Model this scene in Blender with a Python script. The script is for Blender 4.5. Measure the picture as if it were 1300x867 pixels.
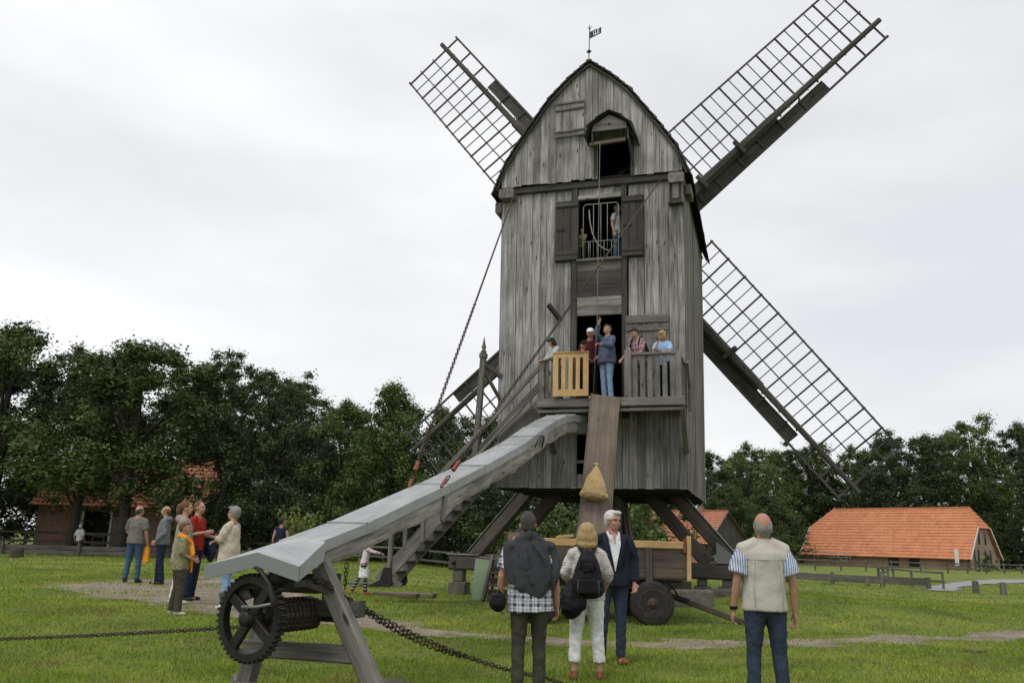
import bpy, bmesh, math, random
import numpy as np
from mathutils import Matrix, Vector, Euler

scene = bpy.context.scene
for ob in list(bpy.data.objects):
    bpy.data.objects.remove(ob)
COL = scene.collection

# ------------------------------------------------------------------ camera
cam_d = bpy.data.cameras.new('camera')
cam_d.sensor_width = 36.0
cam_d.lens = 36.0 * 1054.0 / 1300.0
cam_d.clip_start = 0.1
cam_d.clip_end = 2000.0
cam = bpy.data.objects.new('camera', cam_d)
COL.objects.link(cam)
cam.matrix_world = (Matrix.Translation((0, 0, 1.4)) @ Matrix.Rotation(math.pi / 2 + 0.237, 4, 'X')
                    @ Matrix.Rotation(0.028, 4, 'Z'))
scene.camera = cam

# ------------------------------------------------------------------ overcast sky
SUN_EL, SUN_AZ = math.radians(58), math.radians(215)     # azimuth clockwise from +Y
world = bpy.data.worlds.new('World')
scene.world = world
world.use_nodes = True
wn = world.node_tree
wn.nodes.clear()
w_out = wn.nodes.new('ShaderNodeOutputWorld')
w_bg = wn.nodes.new('ShaderNodeBackground')
w_sky = wn.nodes.new('ShaderNodeTexSky')
w_sky.sky_type = 'NISHITA'
w_sky.sun_disc = False
w_sky.sun_elevation = SUN_EL
w_sky.sun_rotation = SUN_AZ
w_tc = wn.nodes.new('ShaderNodeTexCoord')
w_map = wn.nodes.new('ShaderNodeMapping')
w_map.inputs['Scale'].default_value = (1.0, 1.0, 3.0)
w_map.inputs['Location'].default_value = (0.35, 0.1, 0.2)
w_noise = wn.nodes.new('ShaderNodeTexNoise')
w_noise.inputs['Scale'].default_value = 1.7
w_noise.inputs['Detail'].default_value = 5.0
w_noise.inputs['Roughness'].default_value = 0.48
w_ramp = wn.nodes.new('ShaderNodeValToRGB')
w_ramp.color_ramp.elements[0].position = 0.30
w_ramp.color_ramp.elements[0].color = (0.74, 0.75, 0.775, 1)
w_ramp.color_ramp.elements[1].position = 0.66
w_ramp.color_ramp.elements[1].color = (1.0, 1.0, 1.0, 1)
w_gain = wn.nodes.new('ShaderNodeVectorMath')
w_gain.operation = 'SCALE'
w_gain.inputs['Scale'].default_value = 10.0            # cloud deck radiance before the 0.1 strength
w_mix = wn.nodes.new('ShaderNodeMix')
w_mix.data_type = 'RGBA'
w_mix.inputs['Factor'].default_value = 0.93
lk = wn.links.new
lk(w_tc.outputs['Generated'], w_map.inputs['Vector'])
lk(w_map.outputs[0], w_noise.inputs['Vector'])
lk(w_noise.outputs['Fac'], w_ramp.inputs['Fac'])
lk(w_ramp.outputs['Color'], w_gain.inputs[0])
lk(w_sky.outputs[0], w_mix.inputs[6])
lk(w_gain.outputs[0], w_mix.inputs[7])
lk(w_mix.outputs[2], w_bg.inputs['Color'])
w_bg.inputs['Strength'].default_value = 0.1
lk(w_bg.outputs[0], w_out.inputs['Surface'])

sun_d = bpy.data.lights.new('sun', 'SUN')
sun_d.energy = 1.4
sun_d.angle = math.radians(25)
sun_d.color = (1.0, 0.97, 0.92)
sun = bpy.data.objects.new('sun', sun_d)
COL.objects.link(sun)
_sd = Vector((math.sin(SUN_AZ) * math.cos(SUN_EL), math.cos(SUN_AZ) * math.cos(SUN_EL), math.sin(SUN_EL)))
sun.rotation_euler = _sd.to_track_quat('Z', 'Y').to_euler()
sun.location = (-20, -20, 40)

scene.view_settings.view_transform = 'Standard'
scene.view_settings.look = 'None'
scene.view_settings.exposure = 0.12
scene.view_settings.gamma = 1.0
scene.view_settings.use_curve_mapping = False
scene.render.engine = 'CYCLES'
scene.render.resolution_x = 1024
scene.render.resolution_y = 682

random.seed(7)
RNG = np.random.default_rng(11)

# ------------------------------------------------------------------ node helpers / materials
class NT:
    def __init__(s, name, rough=0.85):
        s.m = bpy.data.materials.new(name)
        s.m.use_nodes = True
        s.t = s.m.node_tree
        s.b = s.t.nodes['Principled BSDF']
        s.b.inputs['Roughness'].default_value = rough
        s.b.inputs['Specular IOR Level'].default_value = 0.25
    def n(s, kind, **kw):
        nd = s.t.nodes.new(kind)
        for k, v in kw.items():
            if k in nd.inputs:
                nd.inputs[k].default_value = v
            else:
                setattr(nd, k, v)
        return nd
    def l(s, a, b):
        s.t.links.new(a, b)
    def coord(s, which='Object', scale=(1, 1, 1), rnd=True, rot=(0, 0, 0)):
        tc = s.n('ShaderNodeTexCoord')
        v = tc.outputs[which]
        if rnd:
            oi = s.n('ShaderNodeObjectInfo')
            mu = s.n('ShaderNodeVectorMath', operation='SCALE')
            mu.inputs[0].default_value = (91.3, 37.7, 53.1)
            s.l(oi.outputs['Random'], mu.inputs['Scale'])
            ad = s.n('ShaderNodeVectorMath', operation='ADD')
            s.l(v, ad.inputs[0]); s.l(mu.outputs[0], ad.inputs[1])
            v = ad.outputs[0]
        mp = s.n('ShaderNodeMapping')
        mp.inputs['Scale'].default_value = scale
        mp.inputs['Rotation'].default_value = rot
        s.l(v, mp.inputs['Vector'])
        return mp.outputs[0]
    def pos(s):
        return s.n('ShaderNodeNewGeometry').outputs['Position']
    def noise(s, vec, scale=1, detail=4, rough=0.55, dist=0):
        nd = s.n('ShaderNodeTexNoise')
        nd.inputs['Scale'].default_value = scale
        nd.inputs['Detail'].default_value = detail
        nd.inputs['Roughness'].default_value = rough
        nd.inputs['Distortion'].default_value = dist
        s.l(vec, nd.inputs['Vector'])
        return nd.outputs['Fac']
    def ramp(s, fac, stops, interp='LINEAR'):
        nd = s.n('ShaderNodeValToRGB')
        nd.color_ramp.interpolation = interp
        e = nd.color_ramp.elements
        while len(e) < len(stops):
            e.new(0.5)
        for el, (p, c) in zip(e, stops):
            el.position = p
            el.color = (c, c, c, 1) if isinstance(c, (int, float)) else (*c, 1)
        s.l(fac, nd.inputs['Fac'])
        return nd.outputs['Color']
    def mix(s, a, b, fac, mode='MIX'):
        nd = s.n('ShaderNodeMix', data_type='RGBA', blend_type=mode)
        for i_, v in ((6, a), (7, b), (0, fac)):
            sock = nd.inputs[i_]
            if isinstance(v, (int, float)):
                sock.default_value = v if i_ == 0 else (v, v, v, 1)
            elif isinstance(v, tuple):
                sock.default_value = (*v, 1)
            else:
                s.l(v, sock)
        return nd.outputs[2]
    def math(s, op, a, b=0.0):
        nd = s.n('ShaderNodeMath', operation=op)
        for i, v in enumerate((a, b)):
            if isinstance(v, (int, float)):
                nd.inputs[i].default_value = v
            else:
                s.l(v, nd.inputs[i])
        return nd.outputs[0]
    def rnd(s):
        return s.n('ShaderNodeObjectInfo').outputs['Random']
    def color(s, c):
        if isinstance(c, tuple):
            s.b.inputs['Base Color'].default_value = (*c, 1)
        else:
            s.l(c, s.b.inputs['Base Color'])
    def bump(s, h, strength=0.4, dist=0.01):
        bp = s.n('ShaderNodeBump')
        bp.inputs['Strength'].default_value = strength
        bp.inputs['Distance'].default_value = dist
        s.l(h, bp.inputs['Height'])
        s.l(bp.outputs[0], s.b.inputs['Normal'])

def wood(name, dark, light, var=0.45, rough=0.85, streak=(0.8, 9, 9), moss=None, bump=0.45, knots=True):
    s = NT(name, rough)
    a = s.noise(s.coord('Object', streak), 1, 7, 0.66)
    g = s.noise(s.coord('Object', (1.6, 48, 48)), 1, 4, 0.65)
    f = s.math('ADD', s.math('MULTIPLY', a, 0.5), s.math('MULTIPLY', g, 0.5))
    mid = tuple((d + l) / 2 for d, l in zip(dark, light))
    c = s.ramp(f, [(0.36, dark), (0.5, mid), (0.63, light)])
    # each plank has weathered by its own amount
    v = s.math('ADD', s.math('MULTIPLY', s.rnd(), var), 1.0 - var * 0.55)
    c = s.mix(c, v, 1.0, 'MULTIPLY')
    st = s.noise(s.pos(), 0.9, 5, 0.6)
    c = s.mix(c, s.ramp(st, [(0.3, 0.62), (0.62, 1.08)]), 1.0, 'MULTIPLY')
    if knots:
        k = s.n('ShaderNodeTexVoronoi', feature='F1')
        k.inputs['Scale'].default_value = 1.0
        s.l(s.coord('Object', (1.6, 6.0, 6.0)), k.inputs['Vector'])
        c = s.mix(tuple(d * 0.5 for d in dark), c, s.ramp(k.outputs['Distance'], [(0.07, 0.0), (0.14, 1.0)]))
    if moss:
        mm = s.noise(s.pos(), 2.2, 6, 0.65)
        c = s.mix(c, moss, s.ramp(mm, [(0.55, 0.0), (0.75, 0.7)]))
    s.color(c)
    s.bump(f, bump, 0.012)
    return s.m

def plain(name, col, rough=0.7, metal=0.0, var=0.25, scale=6.0, bump=0.15, rust=None, spec=0.3, obj=True):
    s = NT(name, rough)
    s.b.inputs['Metallic'].default_value = metal
    s.b.inputs['Specular IOR Level'].default_value = spec
    v = s.coord('Object', (scale,) * 3)
    f = s.noise(v, 1, 6, 0.6)
    c = s.ramp(f, [(0.25, tuple(x * (1 - var) for x in col)), (0.75, tuple(min(1, x * (1 + var)) for x in col))])
    if rust:
        r = s.noise(s.coord('Object', (scale * 0.6,) * 3), 1, 6, 0.7)
        c = s.mix(c, rust, s.ramp(r, [(0.48, 0.0), (0.66, 0.9)]))
    s.color(c)
    if bump:
        s.bump(f, bump, 0.01)
    return s.m

def cloth(name, col, pat=None, bump=0.35, var=0.18, rough=0.92):
    s = NT(name, rough)
    s.b.inputs['Specular IOR Level'].default_value = 0.12
    big = s.noise(s.coord('Object', (7, 7, 7), rnd=False), 1, 4, 0.6)
    c = s.ramp(big, [(0.25, tuple(x * (1 - var) for x in col)), (0.75, tuple(min(1, x * (1 + var)) for x in col))])
    if pat:
        tc = s.coord('Object', (1, 1, 1), rnd=False)
        sp = s.n('ShaderNodeSeparateXYZ'); s.l(tc, sp.inputs[0])
        def band(axis, period, width, off=0.0):
            q = s.math('FRACT', s.math('ADD', s.math('DIVIDE', sp.outputs[axis], period), 50.0 + off))
            return s.math('LESS_THAN', q, width)
        if pat[0] == 'plaid':
            _, c2, c3, per = pat
            b1 = s.math('MULTIPLY', band('X', per, 0.36), 0.55)
            b2 = s.math('MULTIPLY', band('Z', per, 0.36), 0.55)
            c = s.mix(c, c2, s.math('ADD', b1, b2))
            b3 = s.math('MAXIMUM', band('X', per, 0.09, 0.35), band('Z', per, 0.09, 0.35))
            c = s.mix(c, c3, s.math('MULTIPLY', b3, 0.7))
        elif pat[0] == 'stripe':
            _, c2, per, axis, wd = pat
            c = s.mix(c, c2, band(axis, per, wd))
        elif pat[0] == 'blot':
            _, c2, sc = pat
            q = s.noise(s.coord('Object', (sc, sc, sc), rnd=False), 1, 5, 0.6)
            c = s.mix(c, c2, s.ramp(q, [(0.45, 0.0), (0.55, 1.0)]))
    s.color(c)
    fine = s.noise(s.coord('Object', (9, 9, 5), rnd=False), 1, 5, 0.55, 0.6)
    s.bump(fine, bump * 1.6, 0.06)
    return s.m

MAT = {}
def build_materials():
    m = MAT
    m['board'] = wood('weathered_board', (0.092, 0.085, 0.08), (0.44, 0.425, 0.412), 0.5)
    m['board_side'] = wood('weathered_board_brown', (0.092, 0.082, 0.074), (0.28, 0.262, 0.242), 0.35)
    m['board_dark'] = wood('dark_board', (0.035, 0.032, 0.029), (0.095, 0.09, 0.082), 0.3)
    m['beam'] = wood('grey_beam', (0.08, 0.074, 0.068), (0.25, 0.235, 0.217), 0.3, moss=(0.06, 0.07, 0.04))
    m['trestle'] = wood('brown_trestle', (0.055, 0.045, 0.04), (0.125, 0.105, 0.092), 0.2)
    m['tailwood'] = wood('pale_log', (0.12, 0.108, 0.095), (0.43, 0.405, 0.365), 0.15, streak=(1.4, 10, 10), bump=1.0)
    m['sailwood'] = wood('sail_timber', (0.045, 0.042, 0.038), (0.11, 0.105, 0.095), 0.25, moss=(0.05, 0.06, 0.035))
    m['saillath'] = wood('sail_lath', (0.05, 0.048, 0.045), (0.11, 0.105, 0.1), 0.2, knots=False)
    m['pine'] = wood('new_pine', (0.44, 0.27, 0.11), (0.62, 0.42, 0.20), 0.12, rough=0.7, bump=0.2)
    m['slide'] = wood('brown_plank', (0.12, 0.092, 0.073), (0.205, 0.165, 0.135), 0.1, bump=0.25)
    m['cartwood'] = wood('cart_plank', (0.05, 0.04, 0.03), (0.14, 0.115, 0.088), 0.35, moss=(0.05, 0.055, 0.03))
    m['fencewood'] = wood('fence_timber', (0.07, 0.066, 0.055), (0.19, 0.18, 0.155), 0.35, moss=(0.055, 0.065, 0.035))
    m['shingle'] = wood('roof_shingle', (0.035, 0.032, 0.029), (0.085, 0.08, 0.072), 0.5)
    m['greenboard'] = plain('pale_green_paint', (0.26, 0.36, 0.23), 0.7, var=0.12)
    s = NT('zinc_sheet', 0.5)
    s.b.inputs['Metallic'].default_value = 0.35
    a_ = s.noise(s.coord('Object', (1.2, 5, 5)), 1, 6, 0.65)
    b_ = s.noise(s.pos(), 5.0, 6, 0.7)
    c = s.ramp(a_, [(0.3, (0.27, 0.28, 0.285)), (0.7, (0.42, 0.43, 0.435))])
    c = s.mix(c, s.math('ADD', s.math('MULTIPLY', s.rnd(), 0.22), 0.86), 1.0, 'MULTIPLY')
    c = s.mix(c, (0.16, 0.16, 0.15), s.ramp(b_, [(0.56, 0.0), (0.72, 0.5)]))
    s.color(c); s.bump(b_, 0.15, 0.02)
    m['zinc'] = s.m
    m['zinc_paint'] = plain('grey_painted_sheet', (0.20, 0.215, 0.215), 0.55, 0.2, 0.1, 2.0, 0.04)
    m['iron'] = plain('black_iron', (0.028, 0.028, 0.028), 0.5, 0.5, 0.4, 14, 0.3, rust=(0.035, 0.025, 0.018))
    m['chain'] = plain('rusty_chain', (0.05, 0.042, 0.035), 0.6, 0.5, 0.5, 30, 0.3, rust=(0.10, 0.05, 0.03))
    m['rustred'] = plain('rust_red_iron', (0.20, 0.055, 0.032), 0.7, 0.1, 0.4, 20, 0.3)
    m['steelbar'] = plain('galvanised_bar', (0.21, 0.21, 0.21), 0.5, 0.4, 0.1)
    m['post'] = wood('blue_grey_post', (0.085, 0.09, 0.095), (0.15, 0.155, 0.165), 0.05, bump=0.3)
    m['stone'] = plain('old_stone', (0.13, 0.12, 0.10), 0.95, 0, 0.4, 5, 0.5, rust=(0.075, 0.08, 0.05))
    m['tyre'] = plain('tyre_rubber', (0.022, 0.021, 0.02), 0.85, 0, 0.3, 12, 0.3, rust=(0.05, 0.042, 0.034))
    m['wheelrim'] = plain('black_rim', (0.03, 0.028, 0.027), 0.6, 0.1, 0.4, 14, 0.2, rust=(0.09, 0.05, 0.035))
    m['hubred'] = plain('red_hub', (0.12, 0.035, 0.025), 0.7, 0, 0.3, 20)
    m['rope'] = plain('grey_rope', (0.15, 0.14, 0.125), 0.95, 0, 0.3, 40, 0.4)
    m['jute'] = cloth('jute_sacking', (0.40, 0.285, 0.145), bump=0.4)
    m['rubberdark'] = plain('dark_metal_strip', (0.03, 0.03, 0.03), 0.7)
    m['white'] = plain('white_paint', (0.62, 0.62, 0.60), 0.6, var=0.06)
    m['letter_sky'] = plain('sky_through_letters', (0.75, 0.76, 0.78), 0.6, var=0.02)  # pale colour stands in for sky seen through cut-out letters
    m['vane'] = plain('vane_plate', (0.06, 0.062, 0.065), 0.6, 0.4)
    m['glassdark'] = plain('dark_glass', (0.02, 0.022, 0.024), 0.15, 0, 0.1, spec=0.5)
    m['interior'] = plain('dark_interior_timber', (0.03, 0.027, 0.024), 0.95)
    m['yellow'] = plain('yellow_plastic', (0.75, 0.7, 0.1), 0.5)
    # terracotta roofs
    s = NT('terracotta_tiles', 0.8)
    n1 = s.noise(s.coord('Object', (1.1, 1.1, 1.1)), 1, 5, 0.65)
    w = s.n('ShaderNodeTexWave', wave_type='BANDS', bands_direction='X')
    w.inputs['Scale'].default_value = 1.2; w.inputs['Distortion'].default_value = 0.0
    s.l(s.coord('Object', rnd=False), w.inputs['Vector'])
    n2 = s.noise(s.coord('Object', (4.2, 14, 14)), 1, 2, 0.5)
    c = s.ramp(n1, [(0.3, (0.47, 0.175, 0.08)), (0.7, (0.62, 0.265, 0.14))])
    c = s.mix(c, s.ramp(n2, [(0.3, 0.72), (0.7, 1.12)]), 1.0, 'MULTIPLY')
    s.color(c)
    s.bump(w.outputs['Fac'], 0.9, 0.05)
    m['tile'] = s.m
    s = NT('old_terracotta', 0.85)
    n1 = s.noise(s.coord('Object', (2, 2, 2)), 1, 6, 0.7)
    c = s.ramp(n1, [(0.3, (0.28, 0.11, 0.07)), (0.7, (0.44, 0.19, 0.12))])
    s.color(c); s.bump(n1, 0.6, 0.04)
    m['tile_old'] = s.m
    # brick
    s = NT('brick', 0.9)
    bt = s.n('ShaderNodeTexBrick')
    bt.inputs['Color1'].default_value = (0.235, 0.125, 0.085, 1)
    bt.inputs['Color2'].default_value = (0.33, 0.20, 0.145, 1)
    bt.inputs['Mortar'].default_value = (0.36, 0.32, 0.28, 1)
    bt.inputs['Scale'].default_value = 4.0
    bt.inputs['Mortar Size'].default_value = 0.012
    mp = s.coord('Object', (1, 1, 1), rnd=False, rot=(math.pi / 2, 0, 0))
    s.l(mp, bt.inputs['Vector'])
    q = s.noise(s.pos(), 0.6, 5, 0.6)
    s.color(s.mix(bt.outputs['Color'], s.ramp(q, [(0.3, 0.75), (0.7, 1.1)]), 1.0, 'MULTIPLY'))
    m['brick'] = s.m
    # grass ground
    s = NT('turf', 0.95)
    p = s.pos()
    a = s.noise(p, 0.45, 6, 0.62)
    b = s.noise(p, 3.0, 5, 0.65)
    d = s.noise(p, 45.0, 3, 0.6)
    c = s.ramp(a, [(0.30, (0.085, 0.13, 0.018)), (0.5, (0.145, 0.20, 0.028)), (0.68, (0.235, 0.265, 0.048))])
    c = s.mix(c, (0.18, 0.15, 0.07), s.ramp(b, [(0.48, 0.0), (0.68, 0.85)]))
    c = s.mix(c, s.ramp(d, [(0.25, 0.55), (0.75, 1.3)]), 1.0, 'MULTIPLY')
    s.color(c); s.bump(d, 0.7, 0.05)
    m['turf'] = s.m
    s = NT('grass_blade', 0.7)
    p = s.pos()
    a = s.noise(p, 0.45, 6, 0.62)
    e = s.noise(p, 4.0, 4, 0.6)
    rp = s.n('ShaderNodeNewGeometry').outputs['Random Per Island']
    c = s.ramp(a, [(0.30, (0.13, 0.205, 0.022)), (0.5, (0.22, 0.30, 0.036)), (0.68, (0.36, 0.39, 0.07))])
    c = s.mix(c, (0.23, 0.20, 0.075), s.ramp(s.noise(p, 1.1, 5, 0.65), [(0.48, 0.0), (0.68, 0.75)]))
    c = s.mix(c, (0.06, 0.11, 0.02), s.ramp(e, [(0.52, 0.0), (0.72, 0.6)]))
    c = s.mix(c, s.ramp(rp, [(0.0, 0.6), (1.0, 1.35)]), 1.0, 'MULTIPLY')
    s.color(c)
    tr = s.n('ShaderNodeBsdfTranslucent'); s.l(c, tr.inputs['Color'])
    mx = s.n('ShaderNodeMixShader'); mx.inputs[0].default_value = 0.25
    s.l(s.b.outputs[0], mx.inputs[1]); s.l(tr.outputs[0], mx.inputs[2])
    s.l(mx.outputs[0], s.t.nodes['Material Output'].inputs['Surface'])
    m['blade'] = s.m
    # trodden path
    s = NT('trodden_earth', 0.95)
    p = s.pos()
    a = s.noise(p, 2.2, 6, 0.65); b = s.noise(p, 60, 3, 0.7)
    c = s.ramp(a, [(0.3, (0.20, 0.16, 0.12)), (0.7, (0.36, 0.31, 0.25))])
    c = s.mix(c, s.ramp(b, [(0.25, 0.55), (0.75, 1.3)]), 1.0, 'MULTIPLY')
    g = s.noise(p, 1.3, 6, 0.7)
    c = s.mix(c, (0.13, 0.135, 0.045), s.ramp(g, [(0.56, 0.0), (0.7, 0.7)]))
    s.color(c); s.bump(b, 0.8, 0.03)
    m['earth'] = s.m
    m['road'] = plain('gravel_road', (0.25, 0.245, 0.235), 0.95, var=0.15, scale=2.0)
    # bark, leaves
    m['bark'] = wood('bark', (0.025, 0.022, 0.017), (0.08, 0.07, 0.055), 0.2, moss=(0.04, 0.05, 0.02))
    def leaf(name, dark, light):
        s = NT(name, 0.6)
        at = s.n('ShaderNodeAttribute', attribute_name='tint')
        rp = s.n('ShaderNodeNewGeometry').outputs['Random Per Island']
        c = s.ramp(at.outputs['Fac'], [(0.0, dark), (1.0, light)])
        c = s.mix(c, s.ramp(rp, [(0.0, 0.6), (1.0, 1.4)]), 1.0, 'MULTIPLY')
        oi = s.rnd()
        c = s.mix(c, s.ramp(oi, [(0.0, 0.8), (1.0, 1.2)]), 1.0, 'MULTIPLY')
        s.color(c)
        tr = s.n('ShaderNodeBsdfTranslucent'); s.l(c, tr.inputs['Color'])
        mx = s.n('ShaderNodeMixShader'); mx.inputs[0].default_value = 0.25
        s.l(s.b.outputs[0], mx.inputs[1]); s.l(tr.outputs[0], mx.inputs[2])
        s.l(mx.outputs[0], s.t.nodes['Material Output'].inputs['Surface'])
        return s.m
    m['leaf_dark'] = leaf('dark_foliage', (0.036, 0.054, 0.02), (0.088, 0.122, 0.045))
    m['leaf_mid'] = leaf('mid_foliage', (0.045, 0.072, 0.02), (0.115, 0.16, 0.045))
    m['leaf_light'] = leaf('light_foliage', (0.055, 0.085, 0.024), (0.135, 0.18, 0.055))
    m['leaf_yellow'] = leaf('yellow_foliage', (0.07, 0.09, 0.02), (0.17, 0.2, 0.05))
    # people
    def skin(name, c):
        s = NT(name, 0.5)
        n_ = s.noise(s.coord('Object', (14, 14, 14)), 1, 4, 0.6)
        s.color(s.ramp(n_, [(0.3, tuple(x * 0.88 for x in c)), (0.7, tuple(min(1, x * 1.1) for x in c))]))
        return s.m
    m['skin'] = skin('skin', (0.42, 0.235, 0.165))
    m['skin_tan'] = skin('tanned_skin', (0.40, 0.215, 0.15))
    def hair(name, c):
        s = NT(name, 0.6)
        n_ = s.noise(s.coord('Object', (95, 95, 7)), 1, 4, 0.65)
        s.color(s.ramp(n_, [(0.3, tuple(x * 0.55 for x in c)), (0.7, tuple(min(1, x * 1.35) for x in c))]))
        s.bump(n_, 0.9, 0.02)
        return s.m
    m['hair_dark'] = hair('dark_hair', (0.022, 0.018, 0.015))
    m['hair_grey'] = hair('grey_hair', (0.27, 0.255, 0.235))
    m['hair_white'] = hair('white_hair', (0.62, 0.61, 0.58))
    m['hair_blond'] = hair('blond_hair', (0.42, 0.29, 0.14))
    m['hair_brown'] = hair('brown_hair', (0.16, 0.085, 0.04))
    m['hair_stub'] = hair('cropped_dark_hair', (0.06, 0.055, 0.05))
    m['eye'] = plain('eye', (0.03, 0.025, 0.02), 0.2, bump=0)
    m['lip'] = plain('lip', (0.28, 0.11, 0.09), 0.5, bump=0)
    C = lambda k, *a, **kw: m.__setitem__(k, cloth(k, *a, **kw))
    C('vest_beige', (0.44, 0.42, 0.37), bump=0.12, var=.06)
    C('shirt_stripe', (0.50, 0.53, 0.58), ('stripe', (0.13, 0.19, 0.32), 0.02, 'X', 0.45), bump=.15)
    C('jeans', (0.034, 0.046, 0.072)); C('jeans_mid', (0.055, 0.10, 0.17)); C('jeans_light', (0.24, 0.36, 0.52))
    C('plaid_shirt', (0.55, 0.56, 0.60), ('plaid', (0.045, 0.05, 0.085), (0.10, 0.11, 0.17), 0.07), bump=.2)
    C('charcoal_knit', (0.045, 0.046, 0.052)); C('olive_trousers', (0.055, 0.052, 0.04))
    C('cream_blouse', (0.52, 0.495, 0.46), ('stripe', (0.34, 0.32, 0.30), 0.03, 'Z', 0.2))
    C('white_cloth', (0.66, 0.66, 0.66)); C('black_nylon', (0.012, 0.012, 0.014), rough=0.6)
    C('navy_jacket', (0.016, 0.019, 0.03)); C('shirt_white', (0.62, 0.63, 0.66))
    C('grey_tee', (0.155, 0.15, 0.125)); C('grey_jacket', (0.155, 0.165, 0.17)); C('beige_coat', (0.30, 0.265, 0.225))
    C('cream_coat', (0.52, 0.45, 0.35)); C('orange_cloth', (0.80, 0.30, 0.02)); C('orange_bag', (0.78, 0.30, 0.02))
    C('khaki', (0.21, 0.20, 0.115)); C('khaki_dark', (0.065, 0.06, 0.045)); C('red_cloth', (0.28, 0.03, 0.02))
    C('navy_cloth', (0.02, 0.025, 0.05)); C('pink_white', (0.62, 0.53, 0.57))
    C('sock_stripe', (0.25, 0.25, 0.27), ('stripe', (0.02, 0.02, 0.025), 0.07, 'Z', 0.5))
    C('blue_fleece', (0.085, 0.105, 0.165)); C('maroon', (0.06, 0.015, 0.02)); C('black_cloth', (0.014, 0.014, 0.016))
    C('pale_blue', (0.30, 0.45, 0.68)); C('check_red', (0.42, 0.30, 0.32), ('plaid', (0.10, 0.05, 0.08), (0.3, 0.05, 0.06), 0.09))
    C('light_grey', (0.40, 0.40, 0.39)); C('camo', (0.35, 0.34, 0.33), ('blot', (0.08, 0.08, 0.08), 22))
    C('shoe_brown', (0.19, 0.075, 0.035), rough=0.6); C('shoe_dark', (0.03, 0.028, 0.026), rough=0.6)
    C('shoe_light', (0.45, 0.42, 0.37)); C('shoe_red', (0.40, 0.06, 0.05))
build_materials()

# ------------------------------------------------------------------ object helpers
REL = {}                                            # matrix of each object relative to its root thing

def link(name, data, parent=None, M=None):
    o = bpy.data.objects.new(name, data)
    COL.objects.link(o)
    M = M or Matrix()
    if parent is None:
        o.matrix_basis = M
        REL[o] = Matrix()
    else:
        o.parent = parent
        o.matrix_basis = REL[parent].inverted() @ M
        REL[o] = M
    return o

def tag(o, label=None, cat=None, group=None, kind=None):
    if label: o['label'] = label
    if cat: o['category'] = cat
    if group: o['group'] = group
    if kind: o['kind'] = kind
    return o

def thing(name, label, cat, loc=(0, 0, 0), rz=0.0, group=None):
    o = link(name, None, None, Matrix.Translation(loc) @ Matrix.Rotation(rz, 4, 'Z'))
    o.empty_display_size = 0.2
    return tag(o, label, cat, group)

def mesh_of(name, verts, faces, mat, smooth=False):
    me = bpy.data.meshes.new(name)
    me.from_pydata([tuple(v) for v in verts], [], [tuple(f) for f in faces])
    if mat: me.materials.append(MAT[mat])
    if smooth:
        me.polygons.foreach_set('use_smooth', [True] * len(me.polygons))
    me.update()
    return me

def obj(name, verts, faces, mat, parent=None, M=None, smooth=False):
    return link(name, mesh_of(name, verts, faces, mat, smooth), parent, M)

def frame(p0, p1, up=(0, 0, 1)):
    p0, p1 = Vector(p0), Vector(p1)
    x = (p1 - p0).normalized()
    z = Vector(up)
    if abs(z.normalized().dot(x)) > 0.99:
        z = Vector((0, 1, 0))
    y = z.cross(x).normalized()
    z = x.cross(y)
    M = Matrix((x, y, z)).transposed().to_4x4()
    M.translation = p0
    return M, (p1 - p0).length

_bars = {}
def bar_mesh(L, w, t, mat, c, end, name):
    key = (round(L, 3), round(w, 3), round(t, 3), mat, round(c, 4), round(end, 3))
    if key in _bars: return _bars[key]
    V = []
    for x, k in ((0, 1), (L, end)):
        a, b = w * k / 2, t * k / 2
        for y, z in ((a - c, b), (a, b - c), (a, -b + c), (a - c, -b), (-a + c, -b), (-a, -b + c), (-a, b - c), (-a + c, b)):
            V.append((x, y, z))
    F = [tuple(range(8)), tuple(range(15, 7, -1))]
    F = [tuple(range(7, -1, -1)), tuple(range(8, 16))]
    for i in range(8):
        j = (i + 1) % 8
        F.append((i, j, j + 8, i + 8))
    # orientation: ring runs clockwise seen from +x, so flip
    F = [tuple(reversed(f)) for f in F]
    me = mesh_of(name, V, F, mat)
    _bars[key] = me
    return me

def bar(name, p0, p1, w, t, mat, parent=None, up=(0, 0, 1), c=None, end=1.0):
    """timber of width w (sideways) and thickness t (along up) from p0 to p1, grain along its length"""
    M, L = frame(p0, p1, up)
    if c is None: c = min(w, t) * 0.12
    return link(name, bar_mesh(L, w, t, mat, c, end, name), parent, M)

class MB:
    """collects shapes into one mesh"""
    def __init__(s): s.v = []; s.f = []
    def add(s, V, F):
        o = len(s.v)
        s.v += [tuple(v) for v in V]
        s.f += [tuple(i + o for i in f) for f in F]
        return s
    def box(s, a, b):
        x0, y0, z0 = a; x1, y1, z1 = b
        return s.add([(x0, y0, z0), (x1, y0, z0), (x1, y1, z0), (x0, y1, z0), (x0, y0, z1), (x1, y0, z1), (x1, y1, z1), (x0, y1, z1)],
                     [(3, 2, 1, 0), (4, 5, 6, 7), (0, 1, 5, 4), (1, 2, 6, 5), (2, 3, 7, 6), (3, 0, 4, 7)])
    def bar(s, p0, p1, w, t, up=(0, 0, 1), end=1.0):
        M, L = frame(p0, p1, up)
        me = bar_mesh(L, w, t, None, min(w, t) * 0.12, end, 'tmp')
        return s.add([M @ v.co for v in me.vertices], [tuple(p.vertices) for p in me.polygons])
    def tube(s, pts, radii, n=8, side=(1, 0, 0), cap=True):
        V, F = tube_geo(pts, radii, n, side, cap)
        return s.add(V, F)
    def build(s, name, mat, parent=None, M=None, smooth=False):
        return obj(name, s.v, s.f, mat, parent, M, smooth)

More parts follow.
